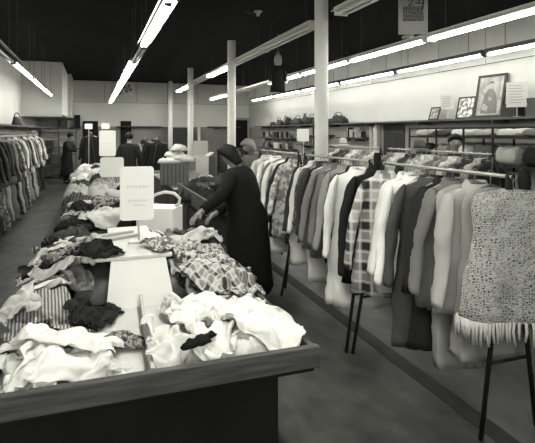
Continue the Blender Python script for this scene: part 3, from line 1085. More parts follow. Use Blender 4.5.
x, y = P(137, 2.88)
sign('large white rounded card sign on a post standing on the riser shelf', x, y, 1.052, .192, .315, .13, -.10, [(.18, .85, .62, .011), (.22, .82, .36, .010), (.4, .72, .28, .004)])
x, y = P(112, 6.55)
sign('plain white square sign among the clothes on the second table row', x, y, .95, .30, .262, .15, -.05, None)
x, y = P(107.5, 9.6)
sign('tall white notice board behind the plain square sign', x, y, .80, .31, .50, .43, -.05, [(.15, .8, .7, .004), (.15, .7, .5, .004)])
x, y = P(88.5, 13.2)
sign('small white card above the rack of dark coats, near the doorway', x, y, .0, .20, .145, 1.78, 0, None)
x, y = P(105.5, 12.8)
sign('small white card above the tall notice board', x, y, .0, .21, .145, 1.78, 0, None)

# white carton with curved handle at the end of the foreground table
x, y = P(160, 3.95)
t = thing('carton', 'white carton with a curved white handle at the far end of the foreground table', 'box', (x, y, .758), -.5)
MB().box(-.15, .15, -.12, .12, .0, .345).build('carton_body', plain(.82, .6, .03, 3, .02, name='white_carton'), t, bevel=.006)
hp = [(-.15, -.02, .347), (-.12, -.0, .38), (-.04, 0, .435), (.04, 0, .46), (.12, 0, .45), (.165, 0, .41), (.16, 0, .37), (.13, 0, .347)]
MB().tube(hp, .013, 8).build('handle', plain(.6, .4, .02, bmp=0, name='white_plastic'), t, True)

# ------------------------------------------------------------------ clothes on the second and third tables
rnd = random.Random(77)
GM = 'folded dark clothes on the second table'
k = 0
for col, (xx, dx) in enumerate(((-.12, .26), (.16, .28), (.46, .26))):
    for rowi, yy in enumerate((4.66, 5.05, 5.45, 5.85)):
        n = [3, 3, 2, 3][rowi] if col else [2, 2, 1, 2][rowi]
        zz = .76
        for j in range(n):
            h = rnd.uniform(.06, .085)
            v = rnd.choice([.02, .03, .05, .025, .09, .16] if not (j == n - 1 and rnd.random() < .35) else [.5, .4])
            nm = rnd.choice(['sweater', 'trousers', 'jacket'])
            place = ['left', 'middle', 'right'][col]
            pos = ['bottom', 'second', 'third'][j] if j < n - 1 else 'top'
            folded(nm, '%s folded %s, %s of the %s stack in row %s, second table' % (tone_word(v), nm, pos, place, ['one', 'two', 'three', 'four'][rowi]), nm,
                   xx + rnd.uniform(-.03, .03), yy + rnd.uniform(-.03, .03), zz, dx * rnd.uniform(.95, 1.2), .33, h, rnd.uniform(-.35, .35), cloth(v), 300 + k, GM, n=16)
            zz += h * .96
            k += 1
mid = [o for o in bpy.data.objects if o.get('group') == GM]
S4 = {'amp': .05, 'sq': .8, 'grow': .2}
mitems = []
for i, (nm, lab, xx, yy, v, st) in enumerate((
        ('jacket', 'black jacket flung over the near left stack of the second table', -.14, 4.68, .014, 0),
        ('shirt', 'white shirt lying on the near edge of the second table', .12, 4.62, .5, 0),
        ('sweater', 'charcoal sweater flung over the near right stack of the second table', .44, 4.7, .03, 0),
        ('blouse', 'striped blouse on the left stacks of the second table', -.10, 5.05, .4, 1),
        ('coat', 'black coat spread over the middle stacks of the second table', .22, 5.15, .014, 0),
        ('shirt', 'white shirt with dark trim in the middle of the second table', .06, 5.42, .55, 0),
        ('trousers', 'dark trousers at the right of the second table', .46, 5.3, .03, 0),
        ('skirt', 'black skirt on the far left stack of the second table', -.14, 5.6, .016, 0),
        ('dress', 'printed dress on the far stacks of the second table', .18, 5.75, .3, 2))):
    mt = cloth(v) if st == 0 else striped(v, .05, 45) if st == 1 else speckle(v, .03, 26)
    mitems.append((nm, lab, xx, yy, 1.06, .42, .40, i * .8, mt, 'clothes flung over the second table', S4))
drape_all(mid, mitems, 22, .018)
GF = 'clothes piled on the long far table'
for i in range(30):
    q = i / 29
    yy = 6.65 + 5.7 * q
    col = i % 3
    xx = (-.18, .12, .42)[col] + rnd.uniform(-.05, .05)
    zz = .76 + (.04, .09, .05)[col] + rnd.uniform(0, .04)
    v = rnd.choice([.03, .5, .42, .08, .3, .55, .02, .2])
    nm = rnd.choice(['shirt', 'blouse', 'sweater'])
    mt = cloth(v) if i % 4 else striped(min(.5, v + .1), v * .5 + .03, 60, rot=(0, 0, .6))
    crumple(nm, '%s %s%s, %s of three across in row %s of the far table' % (tone_word(v), '' if i % 4 else 'striped ', nm, ['left', 'middle', 'right'][col], ['one', 'two', 'three', 'four', 'five', 'six', 'seven', 'eight', 'nine', 'ten'][i // 3]), nm,
            xx, yy, zz - .04, .19, .26, .2, rnd.uniform(-.9, .9), mt, 400 + i, GF, res=(28, 9), fold=.32, fq=8)
# bright blouse lying at the corner of the far table
crumple('blouse', 'white blouse with black lace at the near right of the far table', 'blouse', .33, 6.3, .93, .2, .18, .09, .2, cloth(.6), 451, None, res=(30, 10))
crumple('scarf', 'dark scarf slung in front of the plain square sign', 'scarf', .40, 6.25, 1.0, .14, .07, .12, .7, cloth(.02), 452, None, res=(24, 8))

# ------------------------------------------------------------------ right hand counters with bins
darkwood = wood(.035, .06, (9, 1, 9), .5)
t = thing('display_bin', 'dark wooden clothing bin with raised rim, in front of the paper covered counter', 'bin', (1.30, 5.9, 0))
MB().box(.04, .53, .04, 2.1, .0, .70).build('bin_base', darkwood, t, bevel=.004)
for nm, c in (('rim_board', (0, .03, 0, 2.14, .66, .86)), ('rim_board', (.52, .55, 0, 2.14, .66, .86)), ('rim_board', (.03, .52, 0, .03, .66, .86)), ('rim_board', (.03, .52, 2.11, 2.14, .66, .86))):
    MB().box(*c).build(nm, wood(.09, .15, (9, 1, 9), .5), t, bevel=.004)
for k, yy in enumerate((.45, 1.05, 1.65)):
    MB().box(.028, .04, yy - .2, yy + .2, .12, .58).build('side_panel', wood(.05, .08, (9, 1, 9), .5), t, bevel=.004)
for i in range(9):
    xx, yy = 1.46 + (i % 3) * .115, 6.15 + (i // 3) * .62 + (i % 2) * .1
    v = [.02, .05, .2, .03, .02, .35, .04, .12, .02][i]
    crumple('jacket' if i % 2 else 'sweater', '%s %s, %s column and %s row of the dark wooden bin' % (tone_word(v), 'jacket' if i % 2 else 'sweater', ['aisle side', 'middle', 'rack side'][i % 3], ['front', 'middle', 'back'][i // 3]), 'jacket' if i % 2 else 'sweater',
            xx, yy, .70, .12, .3, .22 + (.03 if i > 5 else 0), (i * .7) % 1.2, cloth(v), 500 + i, 'clothes in the dark wooden bin', res=(28, 9), fq=8)
t = thing('counter', 'dark counter with panelled side, covered with papers and small items', 'counter', (1.32, 8.3, 0))
MB().box(0, 1.0, 0, 4.4, .0, .68).build('cabinet', darkwood, t, bevel=.004)
MB().box(-.03, 1.03, -.03, 4.43, .68, .72).build('counter_top', wood(.06, .1, (9, 1, 9), .4), t, bevel=.004)
for k in range(5):
    MB().box(-.012, .0, .1 + k * .86, .82 + k * .86, .12, .62).build('side_panel', wood(.05, .08, (9, 1, 9), .5), t, bevel=.004)
for i in range(14):
    xx, yy = 1.40 + .18 * (i % 3) + rnd.uniform(-.02, .02), 8.5 + .24 * i
    v = [.6, .4, .65, .08, .55][i % 5]
    if i % 3 == 1:
        crumple('glove', '%s glove, %s item from the near end of the panelled counter' % (tone_word(v), ORD1[i]), 'glove', xx, yy, .721, .10, .08, .05, i * .5, cloth(v), 540 + i, 'small items on the counter', res=(18, 6))
    else:
        o = MB().box(-.11, .11, -.08, .08, 0, .006 + .012 * (i % 2)).build('leaflet', plain(v, .6, .05, bmp=0, name='paper_%d' % int(v * 100)), None, bevel=.002, loc=(xx, yy, .721), rot=(0, 0, rnd.uniform(-.5, .5)))
        tag(o, '%s leaflet, %s item from the near end of the panelled counter' % (tone_word(v), ORD1[i]), 'leaflet', 'small items on the counter')


def open_carton(name, label, x, y, z, w, d, h, rz, m1, flaps=True, hole=True):
    t = thing(name, label, 'box', (x, y, z), rz)
    s = .012
    mb = MB()
    mb.box(-w / 2, w / 2, -d / 2, d / 2, 0, .012)
    for c in ((-w / 2, w / 2, -d / 2, -d / 2 + s), (-w / 2, w / 2, d / 2 - s, d / 2), (-w / 2, -w / 2 + s, -d / 2 + s, d / 2 - s), (w / 2 - s, w / 2, -d / 2 + s, d / 2 - s)):
        mb.box(*c, .012, h)
    mb.build('carton_body', m1, t)
    if flaps:
        for sx in (-1, 1):
            M = Matrix.Translation((sx * w / 2, 0, h)) @ Matrix.Rotation(sx * 1.0, 4, 'Y')
            MB().box(-.004, .004, -d / 2, d / 2, 0, w * .3, M).build('flap', m1, t)
    return t


greyc = striped(.16, .11, 26, axis='X')
x, y = P(175, 9.3)
open_carton('carton', 'open ribbed cardboard carton on the counter, heaped with white shirts', x, y, .721, .50, .5, .40, -.25, greyc, False)
for i, (dx, dy, dz, rx) in enumerate(((-.05, 0, .38, .26), (.08, .05, .44, .22), (.16, -.02, .40, .16), (.02, .1, .50, .15), (.1, .12, .60, .14))):
    crumple('shirt', ['white shirt drooping from the left of the ribbed carton', 'white shirt in the middle of the ribbed carton', 'white shirt at the right of the ribbed carton', 'white shirt on top of the ribbed carton', 'pale shirt topmost behind the ribbed carton'][i], 'shirt',
            x + dx, y + dy, .74 + dz, rx, .2, .14, i * .6, cloth(.62 - .03 * i), 580 + i, 'white shirts in the ribbed carton', res=(24, 8))
x, y = P(196, 13.5)
o = open_carton('carton', 'large closed white carton to the right of the ribbed one', x, y, .0, .6, .6, 1.04, -.05, plain(.45, .6, .05, name='white_carton_board'))
x, y = P(186.5, 12.6)
open_carton('carton', 'smaller grey carton between the ribbed carton and the large white one', x, y, .721, .4, .4, .3, .0, plain(.14, .6, .05, name='grey_carton_board'), False)
x, y = P(199, 16.5)
open_carton('carton', 'white carton stacked near the third column', x, y, .9, .5, .5, .5, 0, plain(.5, .6, .05, name='white_carton_board2'), False)
o = tag(MB().box(-.5, .5, -.3, .3, 0, .899).build('pedestal', plain(.1, .7, .1, name='grey_pedestal'), None, bevel=.01, loc=(x, y, 0)), 'grey pedestal carrying the white carton by the third column', 'pedestal')
# clothes at the back of the bin
for i, (px, d, v, rr) in enumerate(((200, 8.9, .03, .22), (206, 9.2, .5, .13), (212, 9.0, .06, .2), (218, 9.6, .03, .25))):
    x, y = P(px, d)
    crumple('sweater', ['black sweater at the back right of the bin near the counter', 'white collared shirt end on the black sweaters', 'charcoal sweater behind the reaching woman', 'black sweater hidden behind the reaching woman'][i], 'sweater' if i != 1 else 'shirt', x, y, .721, rr, .2, .2, i, cloth(v), 600 + i, None, res=(24, 8))
# ------------------------------------------------------------------ people
hairblk = plain(.012, .6, .2, 30, .3, name='dark_hair')
hairgry = plain(.30, .8, .15, 30, .4, name='pale_knit_scarf')
skinm = plain(.22, .55, .06, 8, .05, name='skin')
eyem = plain(.015, .3, 0, bmp=0, name='eye_dark')
lipm = plain(.14, .5, 0, bmp=0, name='lips')


def local(x, y, rz, q):
    return Matrix.Rotation(-rz, 3, 'Z') @ (Vector(q) - Vector((x, y, 0)))


def person(label, x, y, rz, height, coat, coat_v, hair='short', lean=0.0, side=0.0, armL=None, armR=None, hem=.45, bulk_c=1.0, head_turn=0.0, sit=False, hairmat=None, legs_v=.03, z=0.0, nod=0.0):
    s = height / 1.70
    t = thing('person', label, 'person', (x, y, z), rz)
    piv = Vector((0, 0, .92 if not sit else .55))
    RL = Matrix.Rotation(lean, 3, 'X') @ Matrix.Rotation(side, 3, 'Y')      # +lean tips toward -y

    def up(p):
        return (piv + RL @ (Vector(p) - Vector((0, 0, .92)))) * s

    V, E, R = [], [], []

    def add(p, r, par=None):
        V.append(Vector(p))
        R.append((r * s, r * s) if not isinstance(r, tuple) else (r[0] * s, r[1] * s))
        if par is not None:
            E.append((par, len(V) - 1))
        return len(V) - 1

    pel = add(piv * s, .125)
    wst = add(up((0, .01, 1.08)), .115, pel)
    chs = add(up((0, .0, 1.27)), .13, wst)
    nb = add(up((0, .01, 1.41)), .075, chs)
    nk = add(up((0, -.01, 1.48)), .05, nb)
    hc = Vector((0, -.02, 1.60))
    HR = Matrix.Rotation(head_turn, 3, 'Z') @ Matrix.Rotation(nod, 3, 'X')

    def hd(p):
        return up(Vector((0, -.01, 1.50)) + HR @ (Vector(p) - Vector((0, -.01, 1.50))))

    jaw = add(hd((0, -.035, 1.545)), .062, nk)
    hm_ = add(hd((0, -.018, 1.61)), .088, jaw)
    add(hd((0, -.005, 1.665)), .06, hm_)
    add(hd((0, -.125, 1.588)), .013, hm_)
    for sx in (-1, 1):
        add(hd((sx * .088, .0, 1.595)), .017, hm_)
    # legs
    for sx in (-1, 1):
        if sit:
            hp = add(Vector((sx * .1, -.04, .52)) * s, .09, pel)
            kn = add(Vector((sx * .12, -.45, .53)) * s, .06, hp)
            an = add(Vector((sx * .12, -.42, .09)) * s, .042, kn)
            add(Vector((sx * .13, -.58, .04)) * s, .036, an)
        else:
            hp = add(Vector((sx * .09, 0, .86)) * s, .085, pel)
            kn = add(Vector((sx * .095, -.02, .49)) * s, .056, hp)
            an = add(Vector((sx * .1, .02, .085)) * s, .04, kn)
            add(Vector((sx * .11, -.13, .038)) * s, .036, an)
    arms = []
    for sx, tgt in ((-1, armR), (1, armL)):
        sh = up((sx * .165, .0, 1.375))
        tg = Vector(tgt) if tgt is not None else (Vector((sx * .25, -.06, .86)) if not sit else Vector((sx * .16, -.38, .66))) * s
        d = tg - sh
        la, lb = .29 * s, .26 * s
        D = min(d.length, (la + lb) * .985)
        dn = d.normalized()
        tg = sh + dn * D
        aa = math.acos(max(-1, min(1, (la * la + D * D - lb * lb) / (2 * la * D))))
        hint = Vector((sx * .5, .6, -.5))
        n = (hint - dn * hint.dot(dn)).normalized()
        el = sh + dn * (la * math.cos(aa)) + n * (la * math.sin(aa))
        i0 = add(sh, .062, chs)
        i1 = add(el, .043, i0)
        i2 = add(tg, .028, i1)
        fw = (tg - el).normalized()
        sd = fw.cross(Vector((0, 0, 1)))
        sd = sd.normalized() if sd.length > .1 else Vector((1, 0, 0))
        dnv = sd.cross(fw).normalized()
        if dnv.z > 0:
            dnv = -dnv
        pm = add(tg + fw * .055 * s, (.036, .024), i2)
        for k, (off, ln) in enumerate(((-.030, .062), (-.010, .075), (.010, .070), (.029, .055))):
            b0 = add(tg + (fw * .095 + sd * off) * s, .0105, pm)
            b1 = add(tg + (fw * (.095 + ln * .55) + sd * off * 1.15 + dnv * .012) * s, .0095, b0)
            add(tg + (fw * (.095 + ln * .92) + sd * off * 1.15 + dnv * .035) * s, .0085, b1)
        tb = add(tg + (fw * .04 - sd * sx * .042) * s, .012, pm)
        add(tg + (fw * .08 - sd * sx * .058 + dnv * .02) * s, .010, tb)
        arms.append((sx, sh, el, tg))
    me = bpy.data.meshes.new('body')
    me.from_pydata([tuple(v) for v in V], E, [])
    o = bpy.data.objects.new('body', me)
    COL.objects.link(o)
    o.parent = t
    me.materials.append(skinm)
    sk = o.modifiers.new('skin', 'SKIN')
    sk.use_smooth_shade = True
    sv = me.skin_vertices[0].data
    for i, r in enumerate(R):
        sv[i].radius = r
        sv[i].use_root = (i == 0)
    sb = o.modifiers.new('sub', 'SUBSURF')
    sb.levels = sb.render_levels = 2
    for sx in (-1, 1):
        MB().ball((0, 0, 0), .010 * s, .006 * s, .007 * s, 8, 6).build('eye', eyem, o, True, loc=hd((sx * .034, -.102, 1.608)))
    MB().ball((0, 0, 0), .022 * s, .006 * s, .006 * s, 8, 5).build('mouth', lipm, o, True, loc=hd((0, -.094, 1.545)))
    # hair
    hb = MB()
    rings = []
    lowz = {'short': -.05, 'long': -.15, 'scarf': -.12}[hair]
    for i in range(9):
        q = i / 8
        a = PI * .5 * (1 - q)
        ring = []
        for k in range(18):
            th = 2 * PI * k / 18
            c, sn = math.cos(th), math.sin(th)
            front = max(0.0, -sn)
            zlow = lowz * (1 - front) + .045 * front
            rr = math.cos(PI / 2 * max(0, (q - .38) / .62) ** 1.35) if q > .38 else .84 + .16 * (q / .38) ** .7
            zz = zlow + (.115 - zlow) * (q ** .9)
            bulk = 1.0 + .16 * nz(c * 2 + x, sn * 2 + y, q * 3)
            ring.append(hd(Vector((c * .098 * rr * bulk, -.008 + sn * .106 * rr * bulk, 1.615 + zz))))
        rings.append(ring)
    MB().loft(rings).build('hair' if hair != 'scarf' else 'headscarf', hairmat or hairblk, t, True)
    # coat
    cm = cloth(coat_v)
    prof = [(.065, .06, 1.455, 1), (.10, .085, 1.44, 1), (.185, .115, 1.395, 1), (.20, .135, 1.30, 1), (.19, .145, 1.15, 1), (.175, .135, 1.05, 1), (.195, .16, .92, 1)]
    if not sit:
        for k in range(1, 6):
            q = k / 5
            prof.append((.20 + .05 * q, .165 + .04 * q, .92 + (hem - .92) * q, 0))
    else:
        prof.append((.20, .17, .85, 1))
    rings = []
    for j, (rx, ry, zz, u) in enumerate(prof):
        ring = []
        for k in range(22):
            th = 2 * PI * k / 22
            f = 1 + (.07 * nz(math.cos(th) * 2 + x, math.sin(th) * 2, zz * 5)) + (.05 * math.sin(7 * th) * max(0, (.92 - zz)) if not u else 0)
            p = Vector((rx * bulk_c * f * math.cos(th), ry * bulk_c * f * math.sin(th), zz))
            ring.append(up(p) if u else p * s)
        rings.append(ring)
    MB().loft(rings).build(coat, cm, t, True)
    for sx, sh, el, tg in arms:
        MB().tube([sh - (el - sh) * .12, sh + (el - sh) * .15, sh.lerp(el, .6), el, el.lerp(tg, .5), el.lerp(tg, .93)], [.06 * s, .082 * s, .07 * s, .062 * s, .055 * s, .05 * s], 12).build('sleeve', cm, t, True)
    if not sit:
        for sx in (-1, 1):
            kn, an = Vector((sx * .095, -.02, .49)) * s, Vector((sx * .1, .02, .09)) * s
            MB().tube([Vector((sx * .09, 0, .80)) * s, kn, kn.lerp(an, .5), an], [.095 * s, .072 * s, .062 * s, .055 * s], 12).build('trouser_leg', cloth(legs_v), t, True)
            MB().ball((sx * .105 * s, -.06 * s, .045 * s), .048 * s, .135 * s, .043 * s, 12, 8).build('shoe', plain(.015, .4, 0, bmp=0, name='shoe_leather'), t, True)
    return t


# reaching woman between the foreground table and the rack
wx, wy, wr_ = 1.42, 4.6, -2.1
person('dark haired woman in a long dark coat reaching for clothes on the table', wx, wy, wr_, 1.60, 'coat', .010, hair='long', lean=.22, side=0.0,
       armL=local(wx, wy, wr_, (.88, 4.28, .97)), armR=local(wx, wy, wr_, (1.14, 4.72, .90)), hem=.18, head_turn=.3, nod=.3, bulk_c=1.32, legs_v=.012)
x, y = P(67, 16.2)
person('person in a long dark coat standing by the shelves at the back left', x, y, 1.1, 1.66, 'coat', .018, hair='short', lean=.10, armR=(-.1, -.42, 1.1), armL=(.12, -.40, 1.12), hem=.25, nod=.3)
x, y = P(128.5, 11.4)
person('person in a dark jacket seen from behind beside the far table', x, y, 2.9, 1.68, 'jacket', .015, hair='short', lean=.12, hem=.7)
x, y = P(136.5, 14.0)
person('person in a light shirt bending beside the rack of dark coats', x, y, 1.0, 1.5, 'shirt', .38, hair='short', lean=.30, hem=.72, nod=.2)
x, y = P(143, 17.3)
person('smaller person in a grey top standing behind the bending person in light shirt', x, y, .6, 1.42, 'shirt', .20, hair='short', lean=.15, hem=.75)
person('person in a pale headscarf and grey coat leaning over behind the third rack', 2.42, 7.02, -1.15, 1.66, 'coat', .13, hair='scarf', lean=.42, side=.0, hem=.4, hairmat=hairgry, armR=(-.2, -.40, .95), armL=(.16, -.52, 1.12), nod=.1)
x, y = P(454, 6.75)
person('dark haired person browsing behind the second line of racks', x, y, -.5, 1.66, 'jacket', .03, hair='short', lean=.08, hem=.7)

# ------------------------------------------------------------------ racks of dark coats at the back
x, y = P(90.5, 13.9)
rack('short clothes rack of black coats under the small white card by the doorway', x, y, y + 1.3, 1.68, .05, .05, .25, None)
for i in range(6):
    garment('coat', 'black coat, %s of six on the rack under the small white card' % ORD1[i], 'coat', x + .02 * (i % 2), y + .1 + .2 * i, 1.68, (.1, -.2, .2, 0, .1, -.1)[i], 1.1 + .03 * i, cloth(.014), 700 + i, 'black coats on the back rack', nseg=16, closed=False, w=.23, dep=.075)
x, y = 1.62, 13.3
rack('clothes rack of long black coats behind the ribbed carton', x, y, y + 1.3, 1.52, .05, .05, .28, None)
for i in range(6):
    garment('coat', '%s coat, %s of six on the rack behind the ribbed carton' % ('black' if i else 'black wool', ORD1[i]), 'coat', x + .03 * (i % 2), y + .08 + .2 * i, 1.52, -.5 + .12 * i, 1.0, cloth(.013), 720 + i, 'black coats behind the carton', nseg=16, closed=False, w=.27, dep=.08)
# pale blouses at the corner of that rack
x2, y2 = P(147, 14.8)
t = rack('short rack of pale blouses left of the long black coats', x2, y2, y2 + 1.0, 1.5, .05, .05, .2, None)
for i in range(4):
    garment('blouse', 'grey blouse, %s of four left of the long black coats' % ORD1[i], 'blouse', x2, y2 + .1 + .25 * i, 1.5, .1, .8, cloth(.22 - .03 * i), 740 + i, 'blouses at the back', nseg=16, closed=False)

# ------------------------------------------------------------------ wall shelves and their contents
shelfm = plain(.07, .6, .1, name='dark_shelf_board')


def shelf(label, x0, x1, y0, y1, z, brk='x', th=.035):
    t = thing('wall_shelf', label, 'shelf', (x0, y0, z), 0)
    MB().box(0, x1 - x0, 0, y1 - y0, -th, 0).build('board', shelfm, t, bevel=.003)
    L = (y1 - y0) if brk == 'x' else (x1 - x0)
    n = max(2, int(L / 1.6))
    for i in range(n):
        p = L * (i + .5) / n
        if brk == 'x':
            MB().box(0, x1 - x0, p - .012, p + .012, -th - .06, -th).build('bracket', shelfm, t)
        else:
            MB().box(p - .012, p + .012, 0, y1 - y0, -th - .06, -th).build('bracket', shelfm, t)
    return t


LZ = 1.93
shelf('long dark shelf along the right wall carrying the framed portrait', 5.98, 6.345, 5.2, 12.9, LZ)
shelf('far part of the right wall shelf crowded with dark bags and hats', 5.98, 6.345, 12.95, 18.4, LZ)
shelf('long dark shelf above the clothes on the left wall', XL + .001, -1.52, 7.3, 17.6, 1.85)
shelf('dark shelf under the grey block in the back left corner', XL + .01, -.45, 19.9, 20.26, 1.85, 'y')
shelf('shelf edge along the back wall between the doorways', .85, 2.6, 20.0, 20.26, 1.93, 'y')
shelf('shelf edge along the back wall right of the framed door', 4.5, 5.9, 20.0, 20.26, 1.93, 'y')


def picture(name, label, px, X, w, h, zb, lean, seed, fw=.035, kind='portrait'):
    d = FP * X / (CA * (px - VPX))
    y = P(px, d)[1]
    t = thing(name, label, 'picture', (X, y, zb), 0, None, rot=(-lean, 0, -PI / 2 + .12))
    fm = plain(.03, .4, .1, bmp=0, name='dark_frame_wood')
    for c in ((-w / 2, -w / 2 + fw, 0, h), (w / 2 - fw, w / 2, 0, h)):
        MB().box(c[0], c[1], -.014, .014, c[2], c[3]).build('frame_side', fm, t, bevel=.004)
    for c in ((0, fw), (h - fw, h)):
        MB().box(-w / 2 + fw, w / 2 - fw, -.014, .014, c[0], c[1]).build('frame_side', fm, t, bevel=.004)
    if kind == 'portrait':
        bg = speckle(.30, .20, 8)
    elif kind == 'print':
        bg = speckle(.6, .10, 14)
    else:
        bg = speckle(.3, .12, 14)
    prn = MB().box(-w / 2 + fw, w / 2 - fw, -.004, .004, fw, h - fw).build('print', bg, t)
    if kind == 'portrait':
        def flat(pts, nm, v):
            n = len(pts)
            MB().add([(a * w, -.0045, c * h) for a, c in pts] + [(a * w, -.006, c * h) for a, c in pts], [tuple(range(n)), tuple(range(2 * n - 1, n - 1, -1))] + [(i, (i + 1) % n, (i + 1) % n + n, i + n) for i in range(n)]).build(nm, plain(v, .6, .15, 14, 0, name='painted'), prn)
        flat([(-.26, .10), (.30, .10), (.27, .36), (.20, .55), (.07, .66), (-.06, .66), (-.18, .56), (-.24, .36)], 'painted_figure', .13)
        flat([(-.05, .4), (.08, .4), (.06, .64), (-.04, .64)], 'painted_shirt', .42)
        flat([(.07 * math.cos(a) + .012, .75 + .085 * math.sin(a)) for a in [2 * PI * k / 14 for k in range(14)]], 'painted_head', .30)
        flat([(.075 * math.cos(a) + .012, .785 + .06 * math.sin(a)) for a in [PI * k / 8 for k in range(9)]], 'painted_hair', .05)
        flat([(-.24, .2), (-.03, .14), (-.01, .26), (-.2, .34)], 'painted_hand', .34)
    return t


picture('framed_portrait', 'large dark framed portrait of a seated figure leaning against the right wall', 487, 6.12, .56, .74, LZ + .002, .2, 1, .045)
picture('framed_print', 'small framed print with pale floral picture, left of the large portrait', 464, 6.12, .38, .40, LZ + .002, .25, 2, .028, 'print')
picture('framed_print', 'tiny dark framed picture at the left end of the ledge', 433, 6.12, .24, .26, LZ + .002, .35, 3, .025, 'small')
cardg = plain(.42, .6, .03, 3, 0, name='typed_card')


def ledge_card(label, px, X, w, h, zb, rz):
    d = FP * X / (CA * (px - VPX))
    y = P(px, d)[1]
    t = thing('card_sign', label, 'sign', (X, y, LZ), rz)
    MB().rbox(-w / 2, w / 2, -.003, .003, zb, zb + h, .004).build('card', cardg, t)
    MB().tube([(0, .008, .004), (0, .008, zb + h * .6)], .006, 6).build('post', plain(.4, .4, 0, bmp=0, name='white_post2'), t)
    MB().box(-.05, .05, -.04, .05, 0, .012).build('foot', plain(.2, .4, 0, bmp=0, name='grey_foot'), t)
    for k in range(7):
        z = zb + h * (.86 - .115 * k)
        MB().box(-w * .36, w * (.2 + .14 * ((k * 7) % 3) / 2), -.0045, -.0032, z, z + .008).build('text_line', plain(.16, .7, 0, bmp=0, name='grey_print'), t)


ledge_card('small typed card on a stem left of the framed print', 447.5, 6.15, .23, .26, .19, -.75)
ledge_card('large typed card on a stem right of the large portrait', 517, 6.1, .30, .38, .15, -.75)


def box_thing(name, label, cat, x, y, z, w, d, h, rz, mt, group=None, lid=True):
    t = thing(name, label, cat, (x, y, z), rz, group)
    MB().box(-w / 2, w / 2, -d / 2, d / 2, 0, h).build('box_body', mt, t, bevel=.004)
    if lid:
        MB().box(-w / 2 - .006, w / 2 + .006, -d / 2 - .006, d / 2 + .006, h * .78, h + .006).build('lid', mt, t, bevel=.004)
    return t


def bag(label, x, y, z, w, h, rz, v, group):
    t = thing('handbag', label, 'bag', (x, y, z), rz, group)
    mt = plain(v, .5, .1, bmp=.1, name='bag_leather')
    rings = []
    for i in range(7):
        q = i / 6
        W, D = w / 2 * (1 - .25 * q * q), .09 * (1 - .75 * q)
        rings.append([Vector((W * math.copysign(abs(math.cos(a)) ** .6, math.cos(a)), D * math.sin(a), h * .7 * q)) for a in [2 * PI * k / 16 for k in range(16)]])
    MB().loft(rings).build('bag_body', mt, t, True)
    MB().tube([(w * .3 * math.cos(a), 0, h * .66 + h * .34 * math.sin(a)) for a in [PI * k / 8 for k in range(9)]], .010, 6).build('handle', mt, t, True)
    MB().ball((0, -.015, h * .7), .02, .012, .015, 8, 5).build('clasp', metal(.5), t, True)
    return t


def hat(label, x, y, z, r, v, group):
    t = thing('hat', label, 'hat', (x, y, z), 0, group)
    mt = cloth(v)
    MB().lathe([(r * .62, .01), (r * .60, .06), (r * .54, .11), (r * .35, .135), (.01, .13)], 18).build('crown', mt, t, True)
    MB().lathe([(r * .5, .004), (r, .0), (r, .008), (r * .62, .02)], 20).build('brim', mt, t, True)
    MB().lathe([(r * .63, .015), (r * .615, .045)], 18).build('hat_band', cloth(max(.01, v * .4)), t, True)
    return t


def vase(label, x, y, z, r, h, v, group):
    o = MB().lathe([(r * .5, 0), (r * .9, h * .25), (r, h * .45), (r * .5, h * .75), (r * .35, h * .88), (r * .5, h), (r * .4, h * .97), (.01, h * .5)], 16).build('vase', plain(v, .3, .05, bmp=0, name='glazed_ceramic'), None, True, loc=(x, y, z))
    return tag(o, label, 'vase', group)


box_thing('box', 'dark box behind the large typed card on the ledge', 'box', 6.2, 5.95, LZ, .2, .24, .2, .1, plain(.03, .6, .1, name='dark_card'))
box_thing('box', 'dark box at the near end of the ledge by the frame edge', 'box', 6.2, 5.45, LZ, .2, .3, .27, .0, plain(.05, .6, .1, name='dark_card2'))
GLB = 'things on the far right wall shelf'
for i, px in enumerate((338, 331, 312, 305, 298, 291, 285, 279, 273)):
    d = FP * 6.15 / (CA * (px - VPX))
    y = min(18.1, P(px, d)[1])
    wh = ['beside the thick column on its right', 'partly behind the thick column', 'just left of the thick column', 'second left of the thick column', 'third left of the thick column', 'fourth left of the thick column', 'near the far end of the shelf', 'second from the far end of the shelf', 'at the far end of the shelf'][i]
    if i in (0, 2, 4, 7):
        bag('dark handbag ' + wh, 6.15, y, LZ, .50 - .03 * i, .30, -PI / 2 + .3, [.02, 0, .035, 0, .02, 0, 0, .04][i], GLB)
    elif i in (1, 5, 8):
        hat('dark brimmed hat ' + wh, 6.15, y, LZ, .17, [0, .03, 0, 0, 0, .05, 0, 0, .04][i], GLB)
    else:
        vase('dark jar ' + wh, 6.15, y, LZ, .11, .34, [0, 0, 0, .06, 0, 0, .25][i], GLB)
# lower wall shelves
shelf('short wall shelf with small books and cards, left of the dark wall panel', 6.06, 6.32, 10.3, 11.7, 1.57)
shelf('wall shelf below the ledge to the right of the thick column, holding a dark bag', 6.06, 6.32, 12.2, 14.4, 1.62)
shelf('lower wall shelf right of the thick column with boxes', 6.06, 6.32, 12.2, 14.4, 1.32)
shelf('wall shelf left of the thick column under the handbags', 6.06, 6.32, 14.8, 18.2, 1.50)
shelf('lowest wall shelf left of the thick column', 6.06, 6.32, 14.8, 18.2, 1.12)
rnd = random.Random(9)
GSB = 'small goods on the lower wall shelves'
for i in range(7):
    v = [.05, .4, .55, .1, .6, .03, .3][i]
    h = .14 + .05 * (i % 3)
    t = thing('book', '%s upright book, %s from the near end of the short wall shelf' % (tone_word(v), ORD1[i]), 'book', (6.2, 10.5 + .13 * i, 1.57), 0, GSB)
    MB().box(-.07, .07, -.02, .02, 0, h).build('cover', plain(v, .6, .1, bmp=0, name='book_cover'), t, bevel=.003)
    MB().box(-.075, .068, -.016, .016, .005, h - .005).build('pages', plain(.5, .8, 0, bmp=0, name='book_pages'), t)
